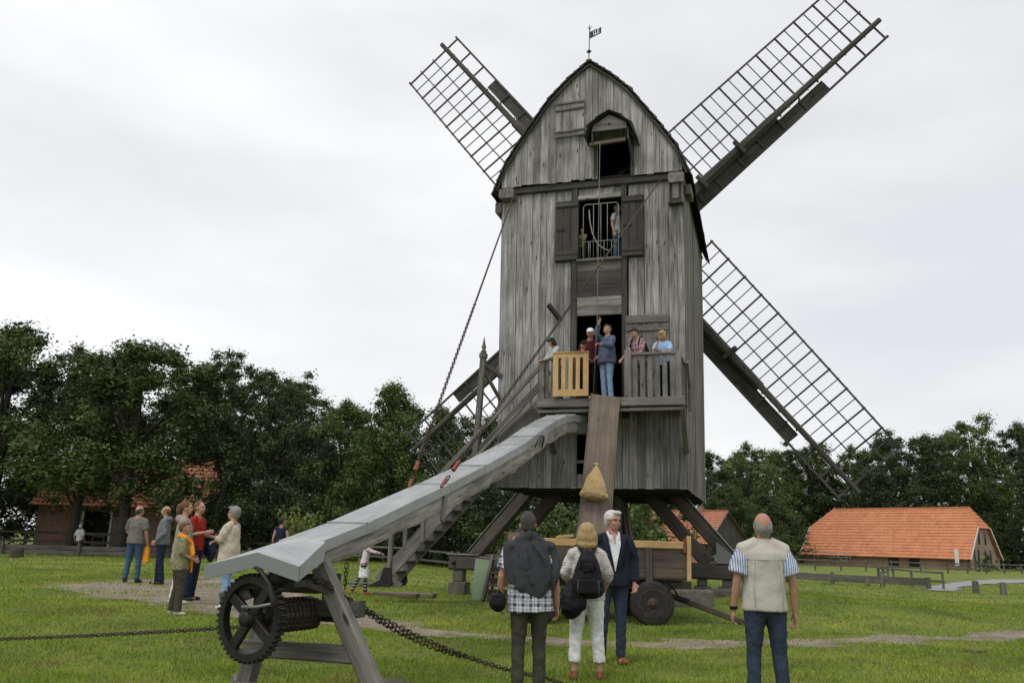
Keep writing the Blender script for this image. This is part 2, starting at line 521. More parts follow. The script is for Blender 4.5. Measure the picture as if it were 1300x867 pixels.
def tube_geo(pts, radii, n=10, side=(1, 0, 0), cap=True):
    """closed swept tube; radii entries r or (r_side, r_other)"""
    P = [Vector(p) for p in pts]
    R = [(r, r) if isinstance(r, (int, float)) else r for r in radii]
    if cap:                                          # rounded ends
        t0 = (P[0] - P[1]).normalized(); t1 = (P[-1] - P[-2]).normalized()
        m0, m1 = min(R[0]), min(R[-1])
        P = [P[0] + t0 * m0 * 0.55, P[0] + t0 * m0 * 0.38] + P + [P[-1] + t1 * m1 * 0.38, P[-1] + t1 * m1 * 0.55]
        R = [(R[0][0] * 0.35, R[0][1] * 0.35), (R[0][0] * 0.75, R[0][1] * 0.75)] + R + [(R[-1][0] * 0.75, R[-1][1] * 0.75), (R[-1][0] * 0.35, R[-1][1] * 0.35)]
    V = []; F = []
    S0 = Vector(side)
    k = len(P)
    for i in range(k):
        t = (P[min(i + 1, k - 1)] - P[max(i - 1, 0)]).normalized()
        s_ = S0 - t * S0.dot(t)
        if s_.length < 0.05:
            s_ = Vector((0, 1, 0)) - t * t.y
            if s_.length < 0.05: s_ = Vector((0, 0, 1))
        s_.normalize()
        b = t.cross(s_)
        for j in range(n):
            a = 2 * math.pi * j / n
            V.append(P[i] + s_ * (math.cos(a) * R[i][0]) + b * (math.sin(a) * R[i][1]))
    for i in range(k - 1):
        for j in range(n):
            j2 = (j + 1) % n
            F.append((i * n + j, i * n + j2, (i + 1) * n + j2, (i + 1) * n + j))
    F.append(tuple(range(n - 1, -1, -1)))
    F.append(tuple((k - 1) * n + j for j in range(n)))
    return V, F

def tubeobj(name, pts, radii, mat, parent=None, n=8, M=None, side=(1, 0, 0), cap=False):
    if isinstance(radii, (int, float)): radii = [radii] * len(pts)
    V, F = tube_geo(pts, radii, n, side, cap)
    return obj(name, V, F, mat, parent, M, smooth=True)

def lathe(name, prof, mat, parent=None, M=None, n=20):
    """profile of (radius, height) turned about local z"""
    V = []; F = []
    for r, z in prof:
        for j in range(n):
            a = 2 * math.pi * j / n
            V.append((r * math.cos(a), r * math.sin(a), z))
    k = len(prof)
    for i in range(k - 1):
        for j in range(n):
            j2 = (j + 1) % n
            F.append((i * n + j, i * n + j2, (i + 1) * n + j2, (i + 1) * n + j))
    F.append(tuple(range(n - 1, -1, -1))); F.append(tuple((k - 1) * n + j for j in range(n)))
    return obj(name, V, F, mat, parent, M, smooth=True)

def ell_geo(c, r, R=None, nu=14, nv=9):
    V = []; F = []
    c = Vector(c)
    for i in range(nv + 1):
        ph = math.pi * (i + 0.02) / (nv + 0.04)
        for j in range(nu):
            a = 2 * math.pi * j / nu
            p = Vector((r[0] * math.sin(ph) * math.cos(a), r[1] * math.sin(ph) * math.sin(a), r[2] * math.cos(ph)))
            if R is not None: p = R @ p
            V.append(c + p)
    for i in range(nv):
        for j in range(nu):
            j2 = (j + 1) % nu
            F.append((i * nu + j, (i + 1) * nu + j, (i + 1) * nu + j2, i * nu + j2))
    F.append(tuple(range(nu))); F.append(tuple(nv * nu + j for j in range(nu - 1, -1, -1)))
    return V, F

def box_geo(c, h, R=None, cut=.3):
    c = Vector(c); V = []
    for sx, sy, sz in ((-1, -1, -1), (1, -1, -1), (1, 1, -1), (-1, 1, -1), (-1, -1, 1), (1, -1, 1), (1, 1, 1), (-1, 1, 1)):
        p = Vector((sx * h[0], sy * h[1], sz * h[2])); V.append(c + (R @ p if R is not None else p))
    return V, [(3, 2, 1, 0), (4, 5, 6, 7), (0, 1, 5, 4), (1, 2, 6, 5), (2, 3, 7, 6), (3, 0, 4, 7)]

_disp = {}
def disp_tex(size):
    if size not in _disp:
        t = bpy.data.textures.new('folds', 'CLOUDS')
        t.noise_scale = size; t.noise_depth = 2
        _disp[size] = t
    return _disp[size]

def blob(name, prims, mat, parent, voxel=0.012, smooth=6, fold=0.0, fold_size=0.12, M=None):
    """overlapping closed shapes fused into one continuous skin"""
    V = []; F = []
    for pv, pf in prims:
        o = len(V)
        V += [tuple(v) for v in pv]
        F += [tuple(i + o for i in f) for f in pf]
    ob = obj(name, V, F, mat, parent, M, smooth=True)
    r = ob.modifiers.new('fuse', 'REMESH'); r.mode = 'VOXEL'; r.voxel_size = voxel; r.use_smooth_shade = True
    if smooth:
        s = ob.modifiers.new('soften', 'SMOOTH'); s.factor = 0.5; s.iterations = smooth
    if fold:
        d = ob.modifiers.new('folds', 'DISPLACE'); d.texture = disp_tex(fold_size); d.strength = fold; d.mid_level = 0.5
        d.texture_coords = 'LOCAL'
    return ob

# ------------------------------------------------------------------ terrain
def sm(t):
    t = np.clip(t, 0, 1); return t * t * (3 - 2 * t)
def ter(x, y):
    x = np.asarray(x, float); y = np.asarray(y, float)
    return (.24 * sm((-x - 1.5) / 4.5) * sm((y - 8) / 6)
            + .35 * np.exp(-((x - 6.6) ** 2 / (2 * 3.2 ** 2) + (y - 21) ** 2 / (2 * 3. ** 2)))
            - .25 * sm((y - 55) / 25) * sm(x / 20))
def gz(x, y): return float(ter(x, y))

# ------------------------------------------------------------------ ground, path, road
def build_ground():
    def axis(breaks):
        out = []
        for a, b, st in breaks:
            out += list(np.arange(a, b, st))
        return np.array(out + [breaks[-1][1]])
    xs = axis([(-600, -100, 50), (-100, -40, 6), (-40, -14, 1.5), (-14, 14, 0.4), (14, 40, 1.5), (40, 100, 6), (100, 600, 50)])
    ys = axis([(-60, -10, 10), (-10, 4, 1.4), (4, 28, 0.4), (28, 70, 1.5), (70, 130, 6), (130, 900, 70)])
    X, Y = np.meshgrid(xs, ys)
    Z = ter(X, Y)
    V = np.stack([X, Y, Z], -1).reshape(-1, 3)
    nx = len(xs)
    F = []
    for j in range(len(ys) - 1):
        for i in range(nx - 1):
            a = j * nx + i
            F.append((a, a + 1, a + nx + 1, a + nx))
    tag(obj('ground', V.tolist(), F, 'turf', smooth=True), kind='structure')

PATH_UP = [(-9.6, 18.0), (-9.3, 21.0), (-8.64, 24.8), (-6.32, 22.3), (-3.64, 18.21), (-2.3, 15.93), (-1.02, 14.23), (0.01, 13.55), (1.41, 13.04), (3.19, 13.62), (4.5, 13.87), (6.03, 14.55), (7.67, 15.18), (9.7, 16.26), (14, 18.4), (20, 21.6)]
PATH_LO = [(-8.2, 16.6), (-5.93, 14.55), (-4.79, 13.6), (-3.71, 13.28), (-2.5, 13.89), (-1.42, 13.2), (-0.45, 12.81), (1.32, 12.19), (2.96, 12.62), (4.2, 12.97), (5.6, 13.52), (7.12, 14.11), (8.8, 14.78), (13.2, 16.6), (19.4, 19.6)]
PATH_POLY = np.array(PATH_UP + PATH_LO[::-1])
ROAD_A = [(16.7, 33.4), (17.6, 33.4), (20.01, 37.72), (23.68, 42.55), (28.22, 46.82), (36, 52), (50, 60)]
ROAD_B = [(16.9, 35.0), (18.7, 38.2), (20.7, 41.0), (23.6, 45.2), (28.3, 50.8), (35, 56.0), (49, 64)]

def inside(poly, x, y):
    ins = np.zeros(len(x), bool)
    n = len(poly); j = n - 1
    for i in range(n):
        xi, yi = poly[i]; xj, yj = poly[j]
        c = ((yi > y) != (yj > y)) & (x < (xj - xi) * (y - yi) / (yj - yi + 1e-12) + xi)
        ins ^= c; j = i
    return ins

def edge_dist(poly, x, y):
    d = np.full(len(x), 1e9)
    n = len(poly)
    for i in range(n):
        ax_, ay_ = poly[i]; bx_, by_ = poly[(i + 1) % n]
        vx, vy = bx_ - ax_, by_ - ay_
        t = np.clip(((x - ax_) * vx + (y - ay_) * vy) / (vx * vx + vy * vy + 1e-9), 0, 1)
        d = np.minimum(d, np.hypot(x - ax_ - t * vx, y - ay_ - t * vy))
    return d

def wob(x, y):
    return 0.16 * np.sin(x * 3.1 + 1.3 * np.sin(y * 2.3)) + 0.12 * np.sin(y * 5.3 + x * 1.7) + 0.07 * np.sin(x * 11.7 - y * 7.9)

def grid_patch(name, poly, step, mat, lift):
    poly = np.array(poly)
    x0, y0 = poly.min(0) - 0.5; x1, y1 = poly.max(0) + 0.5
    xs = np.arange(x0, x1, step); ys = np.arange(y0, y1, step)
    X, Y = np.meshgrid(xs, ys)
    fx, fy = X.ravel(), Y.ravel()
    sd = np.where(inside(poly, fx, fy), 1, -1) * edge_dist(poly, fx, fy) + wob(fx, fy) * min(1.0, step * 6)
    Z = ter(X, Y) + lift
    nx = len(xs)
    keep = sd > -0.05
    V = np.stack([X, Y, Z], -1).reshape(-1, 3)
    F = []
    for j in range(len(ys) - 1):
        for i in range(nx - 1):
            a = j * nx + i
            q = (a, a + 1, a + nx + 1, a + nx)
            k = [p for p in q if keep[p]]
            if len(k) >= 3: F.append(tuple(k))
    used = sorted({i for f in F for i in f})
    idx = {u: i for i, u in enumerate(used)}
    return tag(obj(name, V[used].tolist(), [tuple(idx[i] for i in f) for f in F], mat, smooth=True), kind='structure')

def build_grass():
    """short turf, real blades, thinning and coarsening with distance"""
    parts = []
    def zone(y0, y1, n, h, w, slope=0.72, pad=1.5):
        y = np.sqrt(RNG.random(n) * (y1 ** 2 - y0 ** 2) + y0 ** 2)
        x = (RNG.random(n) * 2 - 1) * (y * slope + pad)
        ins = inside(PATH_POLY, x, y)
        sd = np.where(ins, 1, -1) * edge_dist(PATH_POLY, x, y) + wob(x, y)
        bare = 0.5 + 0.5 * np.sin(x * 0.9 + 2 * np.sin(y * 0.7)) * np.sin(y * 1.3 + 1.7 * np.sin(x * 0.6))
        near = np.exp(-np.abs(sd) / 0.8)
        keep = RNG.random(n) < np.where(sd > 0.0, 0.05 + 0.6 * np.exp(-sd / .22) + 0.55 * sm((bare - .45) / .3) * (x < -2.5), 1 - 0.5 * near * bare)
        road = inside(np.array(ROAD_A + ROAD_B[::-1]), x, y)
        keep &= ~road
        x, y = x[keep], y[keep]
        m = len(x)
        clump = 0.55 + 0.9 * (0.5 + 0.5 * np.sin(x * 2.3 + 1.5 * np.sin(y * 1.9)) * np.cos(y * 2.7 - x * 0.8))
        hh = h * clump * (0.5 + RNG.random(m))
        a = RNG.random(m) * 2 * np.pi
        la = RNG.random(m) * 2 * np.pi
        ln = hh * (0.2 + 0.8 * RNG.random(m))
        ww = w * (0.6 + 0.8 * RNG.random(m)) / 2
        z = ter(x, y)
        b0 = np.stack([x - np.cos(a) * ww, y - np.sin(a) * ww, z - 0.005], -1)
        b1 = np.stack([x + np.cos(a) * ww, y + np.sin(a) * ww, z - 0.005], -1)
        t = np.stack([x + np.cos(la) * ln, y + np.sin(la) * ln, z + hh], -1)
        parts.append(np.stack([b0, b1, t], 1).reshape(-1, 3))
    zone(5.5, 9.5, 105000, 0.042, 0.010)
    zone(9.5, 15, 140000, 0.036, 0.013)
    zone(15, 26, 130000, 0.036, 0.02)
    zone(26, 48, 70000, 0.045, 0.036)
    V = np.concatenate(parts)
    n = len(V) // 3
    me = bpy.data.meshes.new('grass')
    me.vertices.add(len(V)); me.vertices.foreach_set('co', V.astype(np.float32).ravel())
    me.loops.add(n * 3); me.loops.foreach_set('vertex_index', np.arange(n * 3, dtype=np.int32))
    me.polygons.add(n)
    me.polygons.foreach_set('loop_start', np.arange(0, n * 3, 3, dtype=np.int32))
    me.materials.append(MAT['blade'])
    me.update(); me.validate()
    tag(link('grass', me), 'short green meadow grass around the windmill', 'grass', kind='stuff')

build_ground()
grid_patch('path', PATH_POLY, 0.14, 'earth', 0.006)
grid_patch('road', ROAD_A + ROAD_B[::-1], 0.22, 'road', 0.03)
build_grass()

# ------------------------------------------------------------------ the post mill (local x = along tail wall, y = into the mill, z = up)
MILL_LOC, MILL_RZ = (1.827, 19.01, 0.0), -0.294
R = random.Random(3)

def build_mill():
    mill = thing('windmill', 'weathered grey timber post mill with four lattice sails and curved roof', 'windmill', MILL_LOC, MILL_RZ)
    Z0, Z1 = 2.64, 10.12                                # bottom of the body, foot of the gable
    B = 6.05                                            # length of the body
    def hw(z): return 2.18 + 0.085 * (z - Z0) / (Z1 - Z0)
    prof = [(0.0, 13.26), (0.5, 12.86), (1.0, 12.36), (1.6, 11.5), (2.1, 10.72), (2.36, 10.05)]
    def gable_top(u):
        u = abs(u)
        for (a, za), (b, zb) in zip(prof, prof[1:]):
            if a <= u <= b: return za + (zb - za) * (u - a) / (b - a) - 0.03
        return prof[-1][1]

    # --- timber frame behind the boards, then board by board
    def wallframe(name, pts, light_stop=None):
        m = MB()
        if light_stop: m.box(*light_stop)  # added sheet that stops daylight leaking between the boards
        for p0, p1, w, t in pts: m.bar(p0, p1, w, t, (0, 1, 0) if abs(p1[2] - p0[2]) > 0.1 else (0, 0, 1))
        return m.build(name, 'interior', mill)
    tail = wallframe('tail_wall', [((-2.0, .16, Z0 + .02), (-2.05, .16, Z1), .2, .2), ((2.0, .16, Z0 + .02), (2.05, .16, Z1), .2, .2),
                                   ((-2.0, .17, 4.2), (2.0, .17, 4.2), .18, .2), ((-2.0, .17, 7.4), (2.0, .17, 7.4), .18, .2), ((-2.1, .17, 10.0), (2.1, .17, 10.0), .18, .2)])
    openings = [(-.31, .03, 2.95, 4.2), (-.28, .77, 4.5, 6.64), (-.25, .77, 8.04, 9.6)]
    panel = (-.45, .91, 6.64, 8.04)                       # horizontal planks between door and hatch
    holes = openings + [panel, (-.45, -.28, 4.2, 9.9), (.77, .91, 4.2, 9.9), (-.28, .77, 9.6, 9.72)]
    edges = [-2.18, -.45, -.28, .05, .77, .91, 2.18]
    cols = []
    for a, b in zip(edges, edges[1:]):
        n = max(1, round((b - a) / 0.185))
        cuts = [a + (b - a) * i / n + (R.uniform(-.035, .035) if 0 < i < n else 0) for i in range(n + 1)]
        cols += list(zip(cuts, cuts[1:]))
    def vboard(name, a, b, z0, z1, w, parent, th=.034, mat='board', top=None, g=.0022, spread=True):
        # a board whose sides follow the slight outward batter of the wall
        k0 = hw(z0) / 2.18 if spread else 1; k1 = hw(z1) / 2.18 if spread else 1
        t0 = top[0] if top else z1; t1 = top[1] if top else z1
        y = w + R.uniform(-.013, .013); e = .002
        wd = (a + b) / 2 * k0
        # local x runs up the board
        pr = [((a + g) * k0, z0), ((b - g) * k0, z0), ((b - g) * k1, t1), ((a + g) * k1, t0)]
        V = []
        for dy, ins in ((-th / 2, e), (th / 2, 0)):
            for (x, z), sx, sz in zip(pr, (1, -1, -1, 1), (1, 1, -1, -1)):
                V.append((z - z0 + sz * ins, -(x - wd + sx * ins), dy))
        F = [(0, 1, 2, 3), (7, 6, 5, 4), (0, 4, 5, 1), (1, 5, 6, 2), (2, 6, 7, 3), (3, 7, 4, 0)]
        M = Matrix(((0, -1, 0, wd), (0, 0, 1, y), (1, 0, 0, z0), (0, 0, 0, 1)))
        return obj(name, V, F, mat, parent, M)
    for a, b in cols:
        segs = [(Z0, 9.98)]
        for (h0, h1, q0, q1) in holes:
            if (a + b) / 2 > h0 and (a + b) / 2 < h1:
                ns = []
                for s0, s1 in segs:
                    if q1 <= s0 or q0 >= s1: ns.append((s0, s1)); continue
                    if q0 > s0: ns.append((s0, q0))
                    if q1 < s1: ns.append((q1, s1))
                segs = ns
        for s0, s1 in segs:
            if s1 - s0 > .05:
                low = s0 < 2.7
                vboard('board', a, b, s0 - (R.uniform(0, .02) if low else 0), s1, 0.0, tail)
    # dark posts beside the openings, lintels, planks between
    bar('door_post', (-.37, -.03, 4.2), (-.37, -.03, 9.95), .14, .09, 'board_dark', mill, up=(0, 1, 0))
    bar('door_post', (.84, -.03, 4.2), (.84, -.03, 9.95), .13, .09, 'board_dark', mill, up=(0, 1, 0))
    z = 6.66
    for i, h in enumerate((.2, .26, .29, .36, .26)):
        o = bar('plank', (-.295, -.035 - .012 * (i % 2), z + h / 2), (.77, -.035 - .012 * (i % 2), z + h / 2), .035, h - .008, ('beam', 'board', 'board_dark', 'board_dark', 'beam')[i], tail, c=.006)
        o.rotation_euler.rotate_axis('X', math.radians(4))
        z += h
    bar('window_lintel', (-.29, -.04, 9.66), (.77, -.04, 9.66), .09, .1, 'board', mill)
    bar('window_sill', (-.31, -.06, 8.03), (.79, -.06, 8.03), .16, .06, 'beam', mill)

    # --- side walls and breast wall
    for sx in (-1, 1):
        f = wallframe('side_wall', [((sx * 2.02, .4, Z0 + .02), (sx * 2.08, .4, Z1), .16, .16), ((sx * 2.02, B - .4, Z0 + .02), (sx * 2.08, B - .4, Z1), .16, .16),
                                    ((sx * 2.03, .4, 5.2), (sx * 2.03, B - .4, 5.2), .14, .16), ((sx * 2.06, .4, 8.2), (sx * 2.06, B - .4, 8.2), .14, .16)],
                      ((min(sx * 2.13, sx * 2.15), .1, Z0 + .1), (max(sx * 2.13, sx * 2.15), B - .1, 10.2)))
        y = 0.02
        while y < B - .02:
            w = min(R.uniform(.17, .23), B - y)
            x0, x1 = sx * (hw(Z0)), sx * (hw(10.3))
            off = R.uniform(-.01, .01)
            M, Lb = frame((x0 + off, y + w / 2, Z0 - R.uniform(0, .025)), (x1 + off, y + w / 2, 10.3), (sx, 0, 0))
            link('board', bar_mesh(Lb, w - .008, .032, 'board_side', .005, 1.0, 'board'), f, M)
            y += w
    f = wallframe('breast_wall', [((-2.0, B - .16, Z0 + .02), (-2.05, B - .16, Z1), .2, .2), ((2.0, B - .16, Z0 + .02), (2.05, B - .16, Z1), .2, .2)], ((-2.1, B - .06, Z0 + .1), (2.1, B - .04, 10.2)))
    gp = [(u, z - .06) for u, z in prof]
    gp = [(-u, z) for u, z in reversed(gp)] + gp[1:]
    k = len(gp)
    obj('gable_light_stop', [(u * .985, B - .05, z) for u, z in gp] + [(u * .985, B - .03, z) for u, z in gp], [tuple(range(k)), tuple(range(2 * k - 1, k - 1, -1))] + [(i, i + k, (i + 1) % k + k, (i + 1) % k) for i in range(k)], 'interior', f)  # added sheet blocking sky light through the rear gable boards
    for i in range(20):
        a = -2.16 + i * .216
        vboard('board', a, a + .216, Z0, 13.0 - abs(a + .1) * 1.15, B, f)
    # floors inside
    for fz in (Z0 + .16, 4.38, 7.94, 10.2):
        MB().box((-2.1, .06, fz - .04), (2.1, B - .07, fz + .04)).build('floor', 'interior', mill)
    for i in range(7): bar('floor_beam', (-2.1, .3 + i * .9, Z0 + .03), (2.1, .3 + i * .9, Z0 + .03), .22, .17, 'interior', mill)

    # --- gable
    gy = -.13
    m = MB().bar((-2.28, -.01, 10.0), (2.3, -.01, 10.0), .2, .17)
    gable = m.build('gable_sill', 'board_dark', mill)
    cuts = [-2.25]
    while cuts[-1] < 2.2: cuts.append(min(2.25, cuts[-1] + R.uniform(.13, .22)))
    for a, b in zip(cuts, cuts[1:]):
        mid = (a + b) / 2
        z0 = 10.10 + R.uniform(-.02, .02)
        if .15 < mid < 1.07:
            z0 = 11.12
        vboard('board', a, b, z0, 11, gy - .012, gable, top=(gable_top(a), gable_top(b)), spread=False, g=.002)
    # shutter in the gable
    sh = bar('gable_shutter', (-.49, gy - .055, 11.33), (-.49, gy - .055, 12.2), .74, .03, 'board', mill, up=(0, 1, 0), c=.004)
    for i in range(4):
        x = -.49 - .37 + .0925 + i * .185
        bar('plank', (x, gy - .08, 11.34), (x, gy - .08, 12.19), .178, .025, 'board', sh, up=(0, 1, 0), c=.004)
    for z_ in (11.29, 11.42, 12.02, 12.2):
        bar('batten', (-.88, gy - .11, z_ - .01), (-.1, gy - .11, z_ + .01), .04, .055, 'beam', sh)
    # --- roof: courses of shingles following the curved profile
    fine = []
    for (a, za), (b, zb) in zip(prof, prof[1:]):
        for k in range(3): fine.append((a + (b - a) * k / 3, za + (zb - za) * k / 3))
    fine.append(prof[-1]); fine.append((2.41, 9.92))
    yb0, yb1 = -.27, B + .22
    for sx in (-1, 1):
        m = MB()
        for (a, za), (b, zb) in zip(fine, fine[1:]):
            m.add([(sx * a, yb0 + .02, za), (sx * a, yb1, za), (sx * b, yb1, zb), (sx * b, yb0 + .02, zb)], [(0, 1, 2, 3)])
        roof = m.build('roof', 'shingle', mill)
        for (a, za), (b, zb) in zip(fine, fine[1:]):
            d = Vector((sx * (b - a), 0, zb - za)); Lc = d.length; d.normalize()
            nrm = Vector((sx * -d.z * sx, 0, abs(d.x))) if False else Vector((sx * abs(d.z), 0, abs(d.x)))
            y = yb0 - .02
            while y < yb1:
                w = R.uniform(.36, .52)
                y2 = min(y + w, yb1 + .03)
                p0 = Vector((sx * a, 0, za)) - d * .05 + nrm * .014
                p1 = Vector((sx * b, 0, zb)) + d * R.uniform(.03, .07) + nrm * (.04 + R.uniform(0, .012))
                V = [(p0.x, y, p0.z), (p0.x, y2 - .006, p0.z), (p1.x, y2 - .006, p1.z), (p1.x, y, p1.z)]
                q = nrm * .026
                V += [(v[0] + q.x, v[1], v[2] + q.z) for v in V]
                c = Vector(((V[0][0] + V[2][0]) / 2, (y + y2) / 2, (V[0][2] + V[2][2]) / 2))
                V = [Vector(v) - c for v in V]
                F = [(0, 1, 2, 3), (7, 6, 5, 4), (0, 4, 5, 1), (1, 5, 6, 2), (2, 6, 7, 3), (3, 7, 4, 0)]
                obj('shingle', V, F, 'shingle', roof, Matrix.Translation(c))
                y = y2
        for i, ((a, za), (b, zb)) in enumerate(zip(prof, prof[1:] )):      # barge boards
            bar('barge_board', (sx * a, yb0 + .05, za - .05), (sx * b * 1.0, yb0 + .05, zb - .05), .05, .055, 'shingle', roof, up=(sx, 0, 1))
    bar('ridge_board', (0, yb0 - .03, 13.29), (0, yb1 + .03, 13.29), .14, .05, 'shingle', mill)
    # boxed beam ends under the eaves
    for sx, u0, u1 in ((-1, -2.26, -1.88), (1, 1.93, 2.3)):
        bar('beam_end', ((u0 + u1) / 2, -.34, 9.86), ((u0 + u1) / 2, .1, 9.86), u1 - u0, .25, 'beam', mill)
    bar('bracket', (-2.36, -.04, 9.62), (-2.36, .5, 9.62), .16, .28, 'beam', mill)
    bar('bracket', (2.37, -.04, 9.66), (2.37, .5, 9.66), .14, .24, 'beam', mill)
    hb = bar('hoist_box', (2.09, -.14, 9.26), (2.09, -.14, 9.74), .3, .2, 'board_dark', mill, up=(0, 1, 0))
    for u in (1.935, 2.245): bar('box_side', (u, -.16, 9.25), (u, -.16, 9.74), .035, .28, 'beam', hb, up=(0, 1, 0))
    bar('box_front', (2.09, -.25, 9.36), (2.09, -.25, 9.72), .16, .03, 'beam', hb, up=(0, 1, 0))

    # --- hoist dormer: little roofed hood over the opening
    hood = MB()
    HY0, HY1 = -.62, gy
    V = [(0.16, HY0, 11.12), (1.0, HY0, 11.12), (.98, HY0, 11.28), (.58, HY0, 11.52), (.18, HY0, 11.28)]
    V2 = [(x, HY0 + .03, z) for x, _, z in V]
    hood.add(V + V2, [(0, 1, 2, 3, 4), (9, 8, 7, 6, 5)] + [(i, i + 5, (i + 1) % 5 + 5, (i + 1) % 5) for i in range(5)])
    dormer = hood.build('hoist_dormer', 'beam', mill)
    for side, pts in ((-1, [(.58, 11.6), (.3, 11.43), (.08, 11.25), (.02, 11.02)]), (1, [(.58, 11.6), (.86, 11.43), (1.1, 11.2), (1.2, 10.9)])):
        for (a, za), (b, zb) in zip(pts, pts[1:]):
            for k in range(4):
                y0 = HY0 - .12 + k * .165
                j = R.uniform(-.01, .02)
                nrm = Vector((-(zb - za), 0, b - a)).normalized() * (1 if side > 0 else -1)
                p0, p1 = Vector((a, y0 + .08, za)) , Vector((b, y0 + .08, zb)) + nrm * .025 + (Vector((b - a, 0, zb - za)).normalized() * (.04 + j))
                bar('shingle', p0, p1, .158, .025, 'shingle', dormer, up=nrm, c=.004)
    bar('dormer_cheek', (.16, HY0 + .02, 11.02), (.16, HY1 + .02, 11.02), .04, .3, 'board_dark', dormer)
    bar('dormer_cheek', (1.03, HY0 + .02, 11.0), (1.03, HY1 + .02, 11.0), .04, .34, 'board_dark', dormer)
    bar('curved_brace', (1.05, -.55, 10.85), (1.08, gy + .02, 10.3), .05, .08, 'board_dark', dormer)
    bar('hoist_axle', (.08, -.5, 10.84), (.96, -.5, 10.88), .085, .085, 'slide', dormer)
    bar('dormer_jamb', (.15, gy - .02, 10.12), (.15, gy - .02, 11.1), .07, .06, 'board_dark', dormer, up=(0, 1, 0))
    bar('dormer_jamb', (1.07, gy - .02, 10.12), (1.07, gy - .02, 11.1), .07, .06, 'board_dark', dormer, up=(0, 1, 0))
    o = MB(); o.add([(.58 + .05 * math.cos(a), HY0 - .004, 11.27 + .03 * math.sin(a)) for a in [i * math.pi / 3 for i in range(6)]], [tuple(range(6))]); o.build('vent_hole', 'interior', dormer)

    # --- hatch shutters, grille
    for a, b, nm in ((-.86, -.27, -1), (.78, 1.31, 1)):
        s = bar('shutter', ((a + b) / 2, -.05, 8.04), ((a + b) / 2, -.05, 9.62), b - a, .022, 'board_dark', mill, up=(0, 1, 0), c=.004)
        n = 3
        for i in range(n):
            x = a + (b - a) * (i + .5) / n
            bar('plank', (x, -.075, 8.05), (x, -.075, 9.6), (b - a) / n - .008, .028, 'board_dark', s, up=(0, 1, 0), c=.004)
        for z_ in (8.12, 8.24, 9.5):
            bar('batten', (a + .02, -.108, z_), (b - .02, -.108, z_), .038, .1, 'board_dark', s)
        bar('hinge_strap', (a + .04, -.1, 8.86), (a + .25, -.1, 8.86), .02, .06, 'iron', s)
    g = MB()
    g.tube([(-.15, -.09, 8.06), (-.15, -.09, 9.4), (-.1, -.09, 9.46), (.66, -.09, 9.46), (.71, -.09, 9.4), (.71, -.09, 8.06)], [.013] * 6, 6, (0, 1, 0))
    gr = g.build('window_grille', 'steelbar', mill, smooth=True)
    for x in (.1, .28, .44): tubeobj('bar', [(x, -.09, 8.06), (x, -.09, 9.45)], .010, 'steelbar', gr, 6)
    for x in (-.02, .02, .19, .36, .54, .62): tubeobj('bar', [(x, -.09, 8.06), (x, -.09, 8.5)], .009, 'steelbar', gr, 6)
    for z_ in (8.07, 8.5): tubeobj('bar', [(-.15, -.09, z_), (.71, -.09, z_)], .011, 'steelbar', gr, 6)

    # --- door leaf folded back on the wall
    d = bar('door', (1.36, -.055, 4.48), (1.36, -.055, 6.6), 1.0, .022, 'board', mill, up=(0, 1, 0), c=.004)
    for i in range(5):
        x = .86 + .1 + i * .2
        bar('plank', (x, -.08, 4.5), (x, -.08, 6.58), .192, .028, 'beam', d, up=(0, 1, 0), c=.004)
    for z_ in (4.75, 6.28): bar('batten', (.88, -.112, z_), (1.84, -.112, z_), .04, .12, 'beam', d)
    bar('batten', (.88, -.112, 6.5), (1.86, -.112, 6.5), .04, .18, 'beam', d)
    bar('brace', (1.32, -.112, 4.85), (1.78, -.112, 6.2), .1, .036, 'beam', d, up=(0, 1, 0))

    # --- balcony
    W = -1.32
    fl = bar('balcony', (-.9, W + .06, 4.37), (2.28, W + .06, 4.37), .14, .19, 'beam', mill)
    for i in range(6):
        y = W + .2 + i * .2
        bar('floor_plank', (-.88, y, 4.45), (2.24, y, 4.45), .19, .035, 'beam', fl)
    for x in (-.82, .1, 1.1, 2.15):
        bar('joist', (x, W + .14, 4.33), (x, .1, 4.33), .12, .14, 'trestle', fl)
    for x, w_, zt in ((-.8, .12, 5.42), (1.1, .16, 5.5), (2.17, .12, 5.45)):
        bar('post', (x, W + .06, 4.466), (x, W + .06, zt), w_, .11, 'beam', fl, up=(0, 1, 0))
    bar('hand_rail', (1.18, W + .06, 5.41), (2.11, W + .06, 5.41), .11, .055, 'beam', fl)
    bar('hand_rail', (-.74, W + .06, 5.37), (-.4, W + .06, 5.37), .11, .055, 'beam', fl)
    for i in range(6):
        x = 1.25 + i * .158
        bar('baluster', (x, W + .06, 4.47), (x + R.uniform(-.006, .006), W + .06, 5.385), .102, .028, 'beam', fl, up=(0, 1, 0))
    for i in range(3):
        x = -.69 + i * .125
        bar('baluster', (x, W + .06, 4.47), (x, W + .06, 5.345), .085, .028, 'beam', fl, up=(0, 1, 0))
    bar('hand_rail', (2.17, W + .13, 5.41), (2.17, -.03, 5.41), .09, .055, 'beam', fl)
    for i in range(6):
        y = W + .26 + i * .185
        bar('baluster', (2.17, y, 4.47), (2.17, y, 5.38), .028, .09, 'beam', fl, up=(0, 1, 0))
    bar('post', (2.3, -.08, 4.35), (2.3, -.08, 5.5), .09, .1, 'beam', fl, up=(0, 1, 0))
    bar('brace', (2.3, -.6, 5.35), (2.3, -.08, 4.85), .06, .08, 'beam', fl)
    bar('strut', (2.22, -1.15, 4.25), (2.2, -.05, 3.45), .11, .12, 'beam', fl)
    bar('strut', (-.82, -1.15, 4.25), (-.82, -.05, 3.45), .11, .12, 'beam', fl)
    bar('bearer', (-.88, W + .1, 4.2), (2.22, W + .1, 4.22), .1, .07, 'beam', fl)
